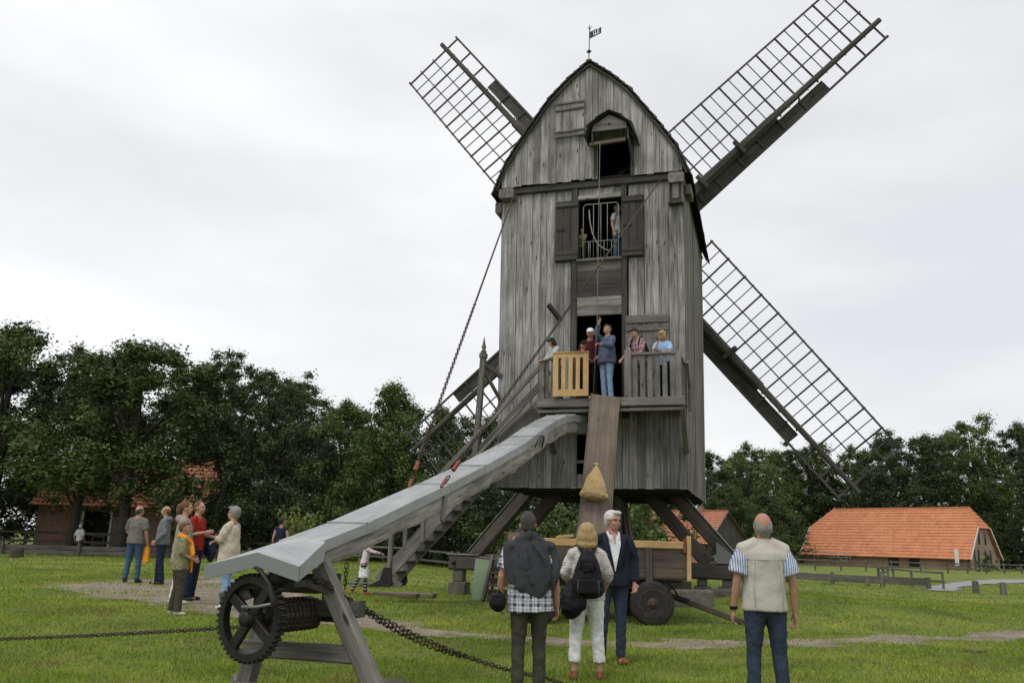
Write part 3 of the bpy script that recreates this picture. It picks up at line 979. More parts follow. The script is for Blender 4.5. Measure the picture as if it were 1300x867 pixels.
    bar('bearer', (-.78, W + .3, 4.14), (-.3, W + .3, 4.1), .12, .09, 'beam', fl)
    bar('hanger', (-.3, -.06, 2.7), (-.3, -.06, 4.25), .06, .07, 'beam', mill, up=(0, 1, 0))
    bar('hanger', (-.3, -.05, 3.22), (.02, -.05, 3.22), .05, .07, 'beam', mill)
    # pine gate
    G0, G1, GZ0, GZ1 = -.53, .26, 4.50, 5.46
    gt = bar('gate', (G0, W - .06, GZ1 - .055), (G1, W - .06, GZ1 - .055), .035, .11, 'pine', fl)
    tag(gt, 'new yellow pine slatted gate')
    bar('gate_rail', (G0, W - .06, GZ0 + .075), (G1, W - .06, GZ0 + .075), .035, .15, 'pine', gt)
    for x in (G0 + .06, G1 - .06): bar('gate_stile', (x, W - .064, GZ0), (x, W - .064, GZ1), .12, .035, 'pine', gt, up=(0, 1, 0))
    for i in range(3):
        x = G0 + .235 + i * .16
        bar('gate_slat', (x, W - .07, GZ0 + .1), (x, W - .07, GZ1 - .08), .09, .022, 'pine', gt, up=(0, 1, 0))
    bar('gate_cap', (G0 - .01, W - .05, GZ1 + .012), (G1 + .01, W - .05, GZ1 + .012), .1, .024, 'pine', gt)
    lathe('yellow_knob', [(.01, 0), (.03, .01), (.03, .03), (.01, .045)], 'yellow', fl, Matrix.Translation((.30, W - .05, 4.45)), 10)

    # --- stair hanging at the side, parallel to the tail wall
    sl = (4.46 - .42) / (4.3 - .9)
    top = (-.9, 4.38); bot = (-4.55, .46)
    st = bar('stair', (top[0], -1.02, top[1]), (bot[0], -1.02, bot[1]), .06, .3, 'beam', mill)
    bar('stringer', (top[0], -.28, top[1]), (bot[0], -.28, bot[1]), .06, .3, 'beam', st)
    n = 17
    for i in range(1, n):
        t = i / n
        x = top[0] + (bot[0] - top[0]) * t; z_ = top[1] + (bot[1] - top[1]) * t
        bar('tread', (x, -.99, z_ - .02), (x, -.31, z_ - .02), .25, .05, 'trestle', st)
    for yy in (-1.05, -.27):
        bar('hand_rail', (-.86, yy, 5.3), (-4.3, yy, 1.66), .06, .09, 'beam', st)
        bar('hand_rail', (-.86, yy, 4.82), (-3.1, yy, 2.44), .05, .07, 'beam', st)
        bar('rail_post', (-4.3, yy, .62), (-4.3, yy, 1.85), .1, .1, 'beam', st, up=(0, 1, 0))
        bar('rail_post', (-3.55, yy, 1.35), (-3.55, yy, 2.4), .09, .08, 'beam', st, up=(0, 1, 0))
    # shoe plates at the stair's foot
    for yy in (-1.07, -.23):
        m = MB()
        V = [(-4.8, yy, .36), (-4.25, yy, .36), (-4.2, yy, .46), (-4.25, yy, .78), (-4.42, yy, .78), (-4.5, yy, .5)]
        V2 = [(x, yy - .04, z_) for x, _, z_ in V]
        m.add(V + V2, [tuple(range(6)), tuple(range(11, 5, -1))] + [(i, i + 6, (i + 1) % 6 + 6, (i + 1) % 6) for i in range(6)])
        m.build('shoe_plate', 'zinc_paint' if False else 'iron', st)
    bar('foot_sill', (-4.7, -1.0, .42), (-4.0, -1.0, .42), .08, .1, 'beam', st)
    bar('stair_panel', (-.95, -1.08, 4.2), (-1.75, -1.08, 3.5), .04, .4, 'board_dark', st)
    # finialed post beside the stair
    fp = bar('finial_post', (-2.56, -.62, 2.5), (-2.41, -.62, 5.72), .13, .13, 'beam', mill, up=(0, 1, 0))
    bar('post_cap', (-2.42, -.62, 5.6), (-2.41, -.62, 5.7), .17, .17, 'beam', fp, up=(0, 1, 0))
    lathe('finial', [(.055, 0), (.075, .04), (.035, .09), (.06, .15), (.035, .22), (.012, .36), (.004, .4)], 'beam', fp, Matrix.Translation((-2.41, -.62, 5.71)), 10)
    bar('arm', (-2.44, -.6, 5.48), (-2.12, .05, 5.25), .07, .1, 'beam', fp)
    bar('arm', (-2.42, -.5, 5.3), (-2.16, .0, 4.7), .06, .08, 'beam', fp)
    bar('peg', (-.95, -.28, 6.92), (-.72, -.02, 6.62), .1, .1, 'board_dark', mill)

    # --- tail beam with its sheet-metal cap
    path = [(-.25, .2, 4.28), (-.1, -.85, 4.13), (-.1, -2.0, 4.0), (-.1, -2.75, 3.87), (-.1, -3.6, 3.65), (-.1, -4.45, 3.4), (-.1, -5.2, 3.15), (-.1, -5.95, 2.91), (-.1, -7.75, 2.42), (-.1, -9.15, 2.06), (-.11, -11.27, 1.54), (-.13, -12.1, 1.36)]
    path = [Vector(p) for p in path]
    def sweep(name, w, top, bottom, mat, i0, i1, parent, jit=0.0, flare=None):
        V = []; F = []
        P = []
        for a, b in zip(path[i0:i1], path[i0 + 1:i1 + 1]):
            k = max(1, int((b - a).length / .25)) if jit else 1
            P += [a.lerp(b, q / k) for q in range(k)]
        P.append(path[i1])
        for q_, p in enumerate(P):
            bottom_ = bottom + (.13 * max(0, q_ / (len(P) - 1) - .55) / .45 if jit else 0)
            for (dx, dz) in ((-w / 2, top), (w / 2, top), (w / 2, bottom_), (-w / 2, bottom_)):
                V.append((p.x + dx + R.uniform(-jit, jit), p.y, p.z + dz + R.uniform(-jit, jit)))
        for i in range(len(P) - 1):
            for j in range(4):
                F.append((i * 4 + j, i * 4 + (j + 1) % 4, i * 4 + 4 + (j + 1) % 4, i * 4 + 4 + j))
        F.append((3, 2, 1, 0)); k = (len(P) - 1) * 4; F.append((k, k + 1, k + 2, k + 3))
        # local x along the beam for the grain
        M, _ = frame(path[i0], path[i1])
        Mi = M.inverted()
        return obj(name, [Mi @ Vector(v) for v in V], F, mat, parent, M)
    tb = sweep('tail_beam', .36, -.1, -.385, 'tailwood', 0, len(path) - 1, mill, .02)
    mb = tb.modifiers.new('edge', 'BEVEL'); mb.width = .05; mb.segments = 2
    for i in range(1, len(path) - 1):
        sweep('cap_sheet', .42 + .004 * (i % 2), 0.0 + .003 * (i % 2), -.15 + .005 * i, 'zinc', i, i + 1, tb)
        if i > 1: bar('sheet_seam', path[i] + Vector((-.215, 0, .006)), path[i] + Vector((.215, 0, .006)), .03, .012, 'zinc', tb)
    # iron strap and brackets on the beam
    bar('iron_strap', (.085, -9.15, 2.0), (.095, -9.28, 1.62), .1, .03, 'beam', tb, up=(1, 0, 0))
    bar('iron_hook', (.12, -4.6, 3.2), (.14, -4.8, 3.02), .03, .03, 'iron', tb)
    tubeobj('iron_hook', [(.12, -4.6, 3.2), (.17, -4.9, 3.2), (.17, -5.2, 3.1), (.15, -5.3, 2.95)], .012, 'iron', tb, 6)
    # flared roof sheet over the winch
    yF, yN = -12.62, -12.08
    rz, ez = 1.26, 1.15
    A = [(-.31, yN, 1.36), (.11, yN, 1.36), (.11, yN, 1.2), (-.31, yN, 1.2)]
    end = [(-.69, yF, 1.145), (-.2, yF, 1.265), (.19, yF, 1.165)]
    dz = .115
    m = MB()
    V = [A[0], A[1], end[0], end[1], end[2], (end[0][0], yF, end[0][2] - dz), (end[1][0], yF, end[1][2] - dz), (end[2][0], yF, end[2][2] - dz), A[2], A[3],
         (-.1, yN + .02, 1.385)]
    m.add(V, [(0, 2, 3, 10), (1, 10, 3, 4), (1, 4, 7, 8), (0, 9, 5, 2)])
    m.build('winch_roof', 'zinc', tb)
    m = MB()
    e2 = [(x, yF - .003, z_) for x, _, z_ in end]
    lo = [(x, yF - .003, z_ - dz) for x, _, z_ in end]
    bk = [(x, yF + .02, z_) for x, _, z_ in end]; bl = [(x, yF + .02, z_ - dz) for x, _, z_ in end]
    m.add(e2 + lo + bk + bl, [(0, 3, 4, 1), (1, 4, 5, 2), (6, 7, 10, 9), (7, 8, 11, 10), (0, 1, 7, 6), (1, 2, 8, 7), (3, 9, 10, 4), (4, 10, 11, 5), (0, 6, 9, 3), (2, 5, 11, 8)])
    m.build('fascia', 'zinc_paint', tb)

    # --- weather vane
    v = tubeobj('weather_vane', [(-.04, -.1, 13.25), (-.02, -.1, 14.42)], .012, 'vane', mill, 6)
    fd = Vector((.86, .3, .42)).normalized()
    p = Vector((-.02, -.1, 14.02))
    fw, fh = .33, .2
    a, b = p, p + fd * fw
    sk = Vector((0, 0, .10))
    V = [a, b + sk * .5, b + sk * .5 + Vector((0, 0, fh * .9)), a + Vector((0, 0, fh))]
    nr = fd.cross(Vector((0, 0, 1))) * .006
    V = V + [q + nr for q in V]
    m = MB(); m.add(V, [(0, 1, 2, 3), (7, 6, 5, 4), (0, 4, 5, 1), (1, 5, 6, 2), (2, 6, 7, 3), (3, 7, 4, 0)])
    flag = m.build('flag', 'vane', v)
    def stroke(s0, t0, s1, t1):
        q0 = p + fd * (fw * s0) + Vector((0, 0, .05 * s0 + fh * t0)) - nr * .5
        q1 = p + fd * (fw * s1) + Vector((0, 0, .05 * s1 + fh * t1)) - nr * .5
        bar('letter_sky_stroke', q0, q1, .02, .02, 'letter_sky', flag, up=tuple(nr.normalized()))  # solid pale stroke painted as skylight through the plate
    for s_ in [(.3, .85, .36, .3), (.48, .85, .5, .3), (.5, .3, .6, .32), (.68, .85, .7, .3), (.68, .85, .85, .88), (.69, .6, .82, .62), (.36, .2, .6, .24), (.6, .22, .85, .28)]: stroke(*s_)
    lathe('ball', [(.005, 0), (.04, .03), (.05, .06), (.04, .09), (.005, .12)], 'vane', v, Matrix.Translation((-.035, -.1, 13.6)), 10)
    tubeobj('ornament', [(-.1, -.1, 13.66), (-.035, -.1, 13.72), (.03, -.1, 13.66), (-.035, -.1, 13.6), (-.1, -.1, 13.66)], .01, 'vane', v, 5)
    lathe('ball', [(.004, 0), (.022, .02), (.026, .05), (.004, .08)], 'vane', v, Matrix.Translation((-.02, -.1, 14.28)), 8)
    tubeobj('ornament', [(-.08, -.1, 14.37), (-.05, -.1, 14.34), (-.02, -.1, 14.3), (.01, -.1, 14.34), (.04, -.1, 14.37)], .007, 'vane', v, 5)

    # --- sails: stock with boarded leading edge and lattice
    T = .166
    hub = Vector((0, 6.85, 10.8))
    ex = Vector((1, 0, 0)); eu = Vector((0, -math.sin(T), math.cos(T))); en = ex.cross(eu)      # en points to the tail side
    lathe('windshaft', [(.28, -1.6), (.32, -.3), (.4, -.25), (.4, .35), (.25, .4)], 'sailwood', mill,
          Matrix.Translation(hub) @ Matrix((ex, -eu.cross(ex).cross(ex) if False else eu, ex.cross(eu))).transposed().to_4x4() @ Matrix.Rotation(math.pi, 4, 'X'), 14)
    labels = ['sail reaching up to the right', 'sail reaching up to the left', 'sail reaching down to the left behind the stair', 'sail reaching down to the right']
    for k in range(4):
        th = .695 + k * math.pi / 2
        er = ex * math.cos(th) + eu * math.sin(th)
        es = -ex * math.sin(th) + eu * math.cos(th)
        off = .12 if k % 2 else -.12
        def P(r, s, h=0.0):
            we = math.radians(20 - 1.6 * r)                     # weather of the sail: trailing edge set back
            return hub + er * r + es * (s * math.cos(we)) + en * (off * (1 - r / 12) + h + s * math.sin(we) * .75)
        stock = bar('sail', P(-.3, 0), P(6.0, 0), .36, .34, 'sailwood', mill, up=tuple(en), end=.78, c=.05)
        tag(stock, labels[k])
        bar('stock_tip', P(3.0, .02, .16), P(10.15, .0, .02), .24, .22, 'sailwood', stock, up=tuple(en), end=.62, c=.045)
        for r in (3.05, 4.6): bar('clamp', P(r, -.22, .16), P(r, .28, .16), .12, .3, 'sailwood', stock, up=tuple(en))
        r = 1.7; i = 0
        while r < 9.95:
            smax = 2.02 - .035 * max(0, r - 2) 
            thick = i % 2 == 0
            bar('lattice_bar', P(r, -.1 if not thick else -.55 if r > 7.7 else -.12, -.02), P(r, smax + .05, -.02), .055 if thick else .03, .05 if thick else .028, 'saillath', stock, up=tuple(en))
            r += .372; i += 1
        for s0, w_ in ((.6, .04), (1.18, .04), (1.98, .06)):
            rr = [1.65, 4.5, 7.2, 9.95]
            for r0, r1 in zip(rr, rr[1:]):
                f0, f1 = (2.02 - .035 * max(0, q - 2) if s0 > 1.5 else s0 for q in (r0, r1))
                bar('lattice_rail', P(r0, f0, .025), P(r1, f1, .025), w_, .04, 'saillath', stock, up=tuple(en))
        bar('leading_rail', P(1.9, -.56, 0), P(9.98, -.54, 0), .07, .06, 'sailwood', stock, up=tuple(en))
        r = 1.95
        while r < 7.7:
            r1 = min(r + R.uniform(.7, .98), 7.8)
            for s0, s1 in ((-.15, -.34), (-.335, -.53)):
                bar('leading_board', P(r + .01, (s0 + s1) / 2, -.04), P(r1 - .01, (s0 + s1) / 2, -.04), .2, .03, 'sailwood', stock, up=tuple(en))
            bar('board_batten', P(r, -.12, .0), P(r, -.56, .0), .07, .06, 'sailwood', stock, up=tuple(en))
            r = r1
    return mill

MILL = build_mill()
MM = Matrix.Translation(MILL_LOC) @ Matrix.Rotation(MILL_RZ, 4, 'Z')
def mw(u, w, z): return MM @ Vector((u, w, z))

def build_trestle():
    t = thing('mill_trestle', 'brown timber trestle of crossed beams and raking braces on stone piers under the mill', 'trestle', mw(-.1, 3.0, 0), MILL_RZ)
    # local coordinates around the post
    ct = bar('cross_beam', (-4.25, 0, .84), (4.35, 0, .84), .42, .38, 'trestle', t)
    cb = bar('cross_beam', (0, -4.2, 1.2), (0, 4.2, 1.2), .42, .36, 'trestle', t)
    bar('post', (0.05, 0, .9), (0, 0, 4.3), .62, .62, 'post', t, up=(0, 1, 0), c=.1, end=.88)
    for sx, f0, f1 in ((1, 3.15, 2.5), (-1, -3.6, -2.8)):
        for q, f in enumerate((f0, f1)):
            b = bar('raking_brace', (f, 0, 1.02), (f - sx * 2.2, 0, 1.02 + 2.55), .34, .33, 'trestle', t, up=(sx, 0, .7))
            if q == 0:
                bar('brace_cap', (f + sx * .16, 0, 1.12), (f - sx * 2.0, 0, 1.12 + 2.5), .38, .02, 'zinc_paint', b, up=(sx, 0, .85))
    m = MB()
    V = [(3.35, -.225, 1.035), (2.72, -.225, 1.035), (2.72, -.225, 1.55), (3.35, .225, 1.035), (2.72, .225, 1.035), (2.72, .225, 1.55)]
    m.add(V, [(0, 2, 1), (3, 4, 5), (0, 3, 5, 2), (0, 1, 4, 3), (1, 2, 5, 4)])
    m.build('zinc_shoe', 'zinc_paint', t)
    bar('zinc_sheet', (-4.3, 0, 1.045), (-3.4, 0, 1.045), .46, .02, 'zinc_paint', t)
    for sy in (-1, 1):
        for f in (3.3, 2.6):
            bar('raking_brace', (0, sy * f, 1.38), (0, sy * (f - 1.9), 3.5), .3, .3, 'trestle', t, up=(0, sy, .7))
    tubeobj('bolt_end', [(-4.1, -.2, .84), (-4.1, -.27, .84)], .05, 'iron', t, 8)
    # piers
    o = mw(-.1, 3.0, 0)
    def pier(x, y, zt, w):
        g = gz(*(MM @ Vector((x - .1, y + 3.0, 0))).to_2d())
        h = zt - g
        p = MB()
        p.box((x - w, y - w, g - .1), (x + w, y + w, g + h * .52)).box((x - w * .6, y - w * .66, g + h * .52 + .002), (x + w * .6, y + w * .66, zt - .005))
        ob = p.build('stone_pier', 'stone', t)
        bv = ob.modifiers.new('worn', 'BEVEL'); bv.width = .03; bv.segments = 2
    for x in (-4.0, 1.75, 2.35, 2.95, 3.9): pier(x, 0, .65, .2 if x > 0 else .24)
    for y in (-3.9, 3.9): pier(0, y, 1.02, .26)
build_trestle()

# ------------------------------------------------------------------ things around the mill
def link_mesh():
    """one chain link: stadium-shaped ring, unit length along x"""
    V = []; F = []
    n, k = 10, 4
    for i in range(n):
        a = 2 * math.pi * i / n
        cx = .22 * (1 if math.cos(a) > 0 else -1) + .24 * math.cos(a); cy = .26 * math.sin(a)
        nx, ny = math.cos(a), math.sin(a)
        for j in range(k):
            b = 2 * math.pi * j / k + .4
            V.append((cx + nx * .085 * math.cos(b), cy + ny * .085 * math.cos(b), .085 * math.sin(b)))
    for i in range(n):
        for j in range(k):
            F.append((i * k + j, i * k + (j + 1) % k, ((i + 1) % n) * k + (j + 1) % k, ((i + 1) % n) * k + j))
    me = mesh_of('link', V, F, 'chain', True)
    return me
LINK = link_mesh()

def sag(p0, p1, s, n=24):
    p0, p1 = Vector(p0), Vector(p1)
    return [p0.lerp(p1, i / n) - Vector((0, 0, s * 4 * (i / n) * (1 - i / n))) for i in range(n + 1)]

def along(pts, step):
    pts = [Vector(p) for p in pts]
    out = []; acc = 0.0
    for a, b in zip(pts, pts[1:]):
        L = (b - a).length
        while acc <= L:
            out.append((a + (b - a) * (acc / L), (b - a).normalized())); acc += step
        acc -= L
    return out

def chain(name, label, pts, size, cat='chain', fat=1.0):
    pts = [Vector(p) for p in pts]
    base = pts[0].copy()
    t = thing(name, label, cat, base)
    for i, (p, d) in enumerate(along(pts, size * .62)):
        M, _ = frame(p - base, p - base + d)
        M = M @ Matrix.Rotation(math.pi / 2 * (i % 2) + random.uniform(-.35, .35), 4, 'X') @ Matrix.Diagonal((size, size * fat, size * fat, 1))
        link('link', LINK, t, M)
    return t

def build_winch():
    """geared winch and A-frame that carries the end of the tail beam"""
    loc = mw(-.14, -12.35, 0); loc.z = 0
    t = thing('winch_stand', 'weathered timber trestle with black cogwheel winch under the tail beam end', 'winch', loc, -.294)
    # legs, local x across the beam, y along it
    def leg(x0, x1, y0, y1): return bar('leg', (x0, y0, 1.22), (x1, y1, 0.0), .15, .13, 'beam', t, up=(0, 1, 0))
    leg(.14, .84, .36, .42); leg(-.3, -.68, .5, .66)
    bar('cross_rail', (-.6, .52, .42), (.6, .4, .44), .12, .14, 'beam', t)
    bar('cross_rail', (-.46, .5, .78), (.52, .52, .8), .14, .14, 'board_dark', t)
    bar('bolster', (-.36, .42, 1.0), (.16, .42, 1.0), .16, .16, 'board_dark', t)
    bar('slanted_brace', (-.5, -.05, .86), (.12, .1, 1.1), .1, .13, 'beam', t)
    bar('ground_sill', (-.9, .95, .06), (-.35, .3, .06), .17, .12, 'beam', t)
    bar('bearing_plank', (-.36, .05, .98), (.2, .05, 1.02), .3, .05, 'board_dark', t)
    bar('clamp_plank', (.06, .0, 1.06), (.27, .3, .95), .08, .05, 'trestle', t)
    # winch turned a little against the frame
    A = Matrix.Translation((-.13, -.17, .745)) @ Matrix.Rotation(math.pi / 2 - .2, 4, 'Z')
    ax = A @ Matrix.Rotation(math.pi / 2, 4, 'Y')                 # local z along the axle
    n = 44
    Rr, Ri = .325, .272
    V = []; F = []
    th = .036
    for i in range(n * 4):
        a = 2 * math.pi * i / (n * 4)
        r = Rr + (.026 if i % 4 in (0, 1) else 0.0)
        for rr, z in ((r, -th), (r, th), (Ri, th), (Ri, -th)):
            V.append((rr * math.cos(a), rr * math.sin(a), z))
    N = n * 4
    for i in range(N):
        j = (i + 1) % N
        for q in range(4):
            F.append((i * 4 + q, i * 4 + (q + 1) % 4, j * 4 + (q + 1) % 4, j * 4 + q))
    wh = obj('cogwheel', V, F, 'iron', t, ax)
    for i in range(4):
        a = math.pi / 2 * i + .62
        d = Vector((math.cos(a), math.sin(a), 0))
        bar('spoke', ax @ (d * .06), ax @ (d * .285), .085, .045, 'iron', wh, up=tuple(ax.to_3x3() @ Vector((0, 0, 1))))
    lathe('hub', [(.03, -.09), (.06, -.08), (.065, .08), (.05, .1)], 'iron', wh, ax, 16)
    dr = lathe('drum', [(.04, .0), (.045, .1), (.095, .1), (.095, .78), (.05, .78), (.05, .9), (.03, .92)], 'iron', t, ax, 16)
    for k in range(12):                                           # chain turns on the drum
        z = .14 + k * .052
        m = MB()
        for i in range(14):
            a0 = 2 * math.pi * i / 14; a1 = a0 + .36
            pts = [Vector((.118 * math.cos(a), .118 * math.sin(a), z + .013 * (1 if q % 2 else -1) * 0)) for q, a in enumerate((a0, (a0 + a1) / 2, a1))]
            m.tube(pts, [.022 if i % 2 else .03] * 3, 5, (0, 0, 1))
        m.build('chain_turn', 'chain', dr, ax, smooth=True)
    lathe('pinion', [(.03, .0), (.06, .0), (.06, .3), (.03, .3)], 'iron', t, A @ Matrix.Translation((0, -.2, .32)) @ Matrix.Rotation(math.pi / 2, 4, 'Y'), 10)
    pts = [A @ Vector(p) for p in ((-.05, .1, .4), (-.07, -.02, .42), (-.09, -.14, .38), (-.09, -.25, .28), (-.09, -.3, .16), (-.09, -.31, .04))]
    tubeobj('wheel_guard', pts, .02, 'iron', t, 6)
    tubeobj('pawl_rod', [A @ Vector((-.09, .02, .09)), A @ Vector((-.1, -.15, .1)), A @ Vector((-.1, -.3, .13))], .013, 'steelbar', t, 6)
    for x, y in ((-.14, .0), (.1, .72)):
        bar('bearing_hanger', (x, y, .66), (x, y, 1.08), .16, .05, 'iron', t, up=(0, 1, 0))
    for k in range(3):
        lathe('gear', [(.03, -.02), (.09 - .02 * k, -.02), (.09 - .02 * k, .02), (.03, .02)], 'iron', t, A @ Matrix.Translation((.1 + .07 * k, .05, .24)) @ Matrix.Rotation(math.pi / 2, 4, 'Y'), 16)
    return t

def build_lines():
    # chain from the winch drum to the ground anchor on the right
    p0 = mw(.1, -12.2, 1.06)
    a = (0.62, 9.0, .05)
    pts = sag(p0, (0.45, 9.15, .05), .12) + [Vector((.62, 8.85, .04)), Vector((.9, 8.6, .035))]
    chain('winch_chain', 'heavy rusty chain running from the winch down to the grass behind the plaid shirt', pts, .072, fat=1.0)
    q0 = mw(.14, -12.1, 1.04)
    chain('winch_chain', 'second rusty chain strand hanging just below the heavy winch chain', sag(q0, Vector(p0).lerp(Vector((0.45, 9.15, .05)), .62) - Vector((0, 0, .113)), .1) , .072)
    chain('ground_chain', 'thin dark chain stretched low over the grass left of the cogwheel', sag(mw(-.62, -12.0, .62), (-6.2, 9.3, .22), .02), .06)
    chain('short_chain', 'short chain hanging from the tail beam beside the girl in white', [mw(-.05, -11.35, 1.14), mw(-.05, -11.35, .94)], .06)
    # stays from the eaves to the tail beam
    for u, p, lab in ((-1.84, (-.34, -9.25, 2.1), 'long stay chain from the left eave down to the grey capped beam'),
                      (1.76, (.15, -9.35, 2.1), 'long stay chain slanting across the mill front to the grey capped beam')):
        e = mw(u, -.36, 9.82); q = mw(*p)
        base = q.copy()
        t = thing('stay_chain', lab, 'chain', base)
        d = (e - q)
        up = d.normalized()
        k = .45
        tubeobj('wire', [e - base, q + d * k - base], .018, 'chain', t, 6)
        for i, (pp, dd) in enumerate(along([q + up * .35, q + d * k], .078)):
            M, _ = frame(pp - base, pp - base + dd)
            link('link', LINK, t, M @ Matrix.Rotation(math.pi / 2 * (i % 2), 4, 'X') @ Matrix.Diagonal((.12, .085, .085, 1)))
        bar('turnbuckle', q + up * .2 - base, q + up * .38 - base, .045, .045, 'rustred', t)
        link('link', LINK, t, frame(q - base, q + up - base)[0] @ Matrix.Diagonal((.18, .1, .1, 1)))
        bar('anchor_plate', q - up * .14 - base, q + up * .02 - base, .035, .025, 'rustred', t)
    # hoist rope
    a, b, c = mw(.34, -.56, 10.82), mw(.37, -1.0, 6.15), mw(.33, -1.22, 4.48)
    t = thing('hoist_rope', 'thin grey hoist rope hanging from the dormer to the balcony', 'rope', c)
    tubeobj('rope', [a - c, b - c, c - c], .009, 'rope', t, 6)
    # rope hanging inside the hatch grille
    t = thing('window_hose', 'pale bent hose hanging across the upper hatch grille', 'hose', mw(.1, -.2, 8.2))
    o = mw(.1, -.2, 8.2)
    tubeobj('hose', [mw(*p) - o for p in ((.0, -.13, 9.3), (.02, -.13, 9.0), (.08, -.13, 8.7), (.2, -.13, 8.42), (.38, -.13, 8.26), (.52, -.13, 8.22))], .018, 'steelbar', t, 6)

def build_slide():
    p1 = mw(.625, -1.39, 4.49); p0 = Vector((1.66, 16.35, 1.45))
    t = thing('sack_slide', 'brown board slide leaning from the balcony down to the farm cart', 'slide', p0)
    d = p1 - p0
    side = Vector((1, 0, 0)); nrm = d.cross(side).normalized(); nrm = -nrm if nrm.y > 0 else nrm
    side = nrm.cross(d).normalized()
    side = side if side.x > 0 else -side
    for k in (-1, 0, 1):
        o = side * (.2 * k)
        bar('plank', o, d + o, .1995, .035, 'slide', t, up=tuple(nrm), c=.004)
    for k in (-1, 1):
        o = side * (.305 * k) + nrm * .012
        bar('edge_strip', o, d + o, .02, .055, 'slide', t, up=tuple(nrm), c=.003)
    # sack lying on it
    c = p0 + d * .245 + nrm * .03 - side * .07
    r = thing('grain_sack', 'tied ochre jute grain sack on the brown slide', 'sack', c)
    up = d.normalized()
    M = Matrix((side, -nrm, up)).transposed().to_4x4() @ Matrix.Diagonal((.82, .9, .9, 1))
    prims = [tube_geo([(0, -.19, .06), (0, -.19, .2), (0, -.19, .36), (0, -.17, .52), (0, -.15, .66), (0, -.13, .79)], [(.31, .17), (.3, .19), (.255, .18), (.19, .14), (.115, .09), (.045, .045)], 18),
             ell_geo((-.26, -.18, .08), (.09, .09, .08)), ell_geo((.26, -.18, .08), (.09, .09, .08))]
    s = blob('sack_body', prims, 'jute', r, .014, 5, .03, .2, M)
    blob('tied_neck', [tube_geo([(0, -.13, .77), (.0, -.12, .83)], [.04, .036], 10), ell_geo((-.03, -.12, .86), (.05, .035, .035)), ell_geo((.03, -.12, .85), (.045, .03, .03))], 'jute', r, .012, 2, .015, .06, M)
    tubeobj('string', [(M @ Vector((.046 * math.cos(a), -.125 + .046 * math.sin(a), .81))) for a in [i * math.pi / 5 for i in range(11)]], .01, 'rope', r, 5)
    return r

def build_cart():
    t = thing('farm_cart', 'old wooden farm cart with rubber tyres and a new pine rail', 'cart', (1.65, 16.3, 0), .02)
    # local: x along cart, y depth (near side negative)
    x0, x1, y0, y1 = -1.62, 1.62, -.75, .75
    bed = bar('bed', (x0, 0, .84), (x1, 0, .84), 1.46, .06, 'cartwood', t)
    for yy in (y0, y1):
        for i in range(3):
            z = .93 + i * .185
            for a, b in ((x0, -.5 + i * .2), (-.5 + i * .2, .55), (.55, x1)):
                bar('side_plank', (a + .005, yy, z), (b - .005, yy, z), .035, .178, 'cartwood', t)
        for xx in (x0 + .3, -.35, .92):
            bar('stake', (xx, yy - .045 * (1 if yy < 0 else -1), .72), (xx, yy - .045 * (1 if yy < 0 else -1), 1.36), .12, .06, 'cartwood', t, up=(0, 1, 0))
    bar('top_rail', (-1.55, y0, 1.43), (1.6, y0, 1.43), .09, .13, 'pine', t)
    bar('rail_offcut', (-.75, y0 - .01, 1.515), (-.45, y0 + .04, 1.55), .09, .05, 'pine', t)
    bar('corner_post', (1.65, y0 - .03, .82), (1.66, y0 - .03, 1.6), .075, .07, 'pine', t, up=(0, 1, 0))
    bar('iron_corner', (1.58, y0 - .04, 1.3), (1.58, y0 - .04, 1.55), .05, .03, 'rustred', t, up=(0, 1, 0))
    for xx in (x0, x1):
        for i in range(3): bar('end_plank', (xx, y0 + .03, .93 + i * .185), (xx, y1 - .03, .93 + i * .185), .035, .178, 'cartwood', t)
    bar('head_board', (x0 - .02, y0 + .05, 1.5), (x0 + .5, y0 + .05, 1.5), .04, .16, 'slide', t)
    for yy in (-.4, .4): bar('chassis_beam', (x0 - .05, yy, .72), (x1 + .15, yy, .72), .12, .14, 'cartwood', t)
    for xx in (-1.05, .98):
        bar('axle', (xx, y0 + .1, .42), (xx, y1 - .1, .42), .1, .1, 'iron', t)
        bar('bolster', (xx, y0 + .1, .6), (xx, y1 - .1, .6), .16, .14, 'cartwood', t)
        for yy in (y0 + .05, y1 - .05):
            for q in range(4):
                bar('leaf_spring', (xx - .5 + q * .09, yy + .12, .66 - q * .02), (xx + .5 - q * .09, yy + .12, .66 - q * .02), .06, .014, 'iron', t)
        for yy, s in ((y0 + .0, -1), (y1 - .0, 1)):
            M = Matrix.Translation((xx, yy, .40)) @ Matrix.Rotation(math.pi / 2, 4, 'X')
            w = thing_part_wheel(t, M)
        pts = []
        for q in range(9):
            a = math.pi * (.12 + .55 * q / 8)
            pts.append((xx + .48 * math.cos(a - .1), y0 - .02, .40 + .46 * math.sin(a - .1)))
        if xx > 0: tubeobj('mudguard', pts[:5], [(.09, .008)] * 5, 'iron', t, 8, side=(0, 1, 0))
    bar('drawbar', (1.3, -.1, .56), (2.75, -.55, .08), .1, .1, 'cartwood', t)
    bar('drawbar_iron', (1.35, -.2, .55), (1.75, -.28, .45), .2, .06, 'iron', t)
    return t

def thing_part_wheel(t, M):
    tyre = lathe('wheel', [(.24, -.09), (.33, -.1), (.385, -.07), (.4, -.03), (.4, .03), (.385, .07), (.33, .1), (.24, .09)], 'tyre', t, M, 32)
    lathe('rim', [(.235, -.085), (.25, -.095), (.255, .09), (.24, .1), (.21, .06), (.12, .055), (.1, .09), (.02, .095)], 'wheelrim', tyre, M, 24)
    lathe('hub_cap', [(.03, .08), (.03, .108), (.02, .115), (.01, .117)], 'hubred', tyre, M, 12)
    return tyre

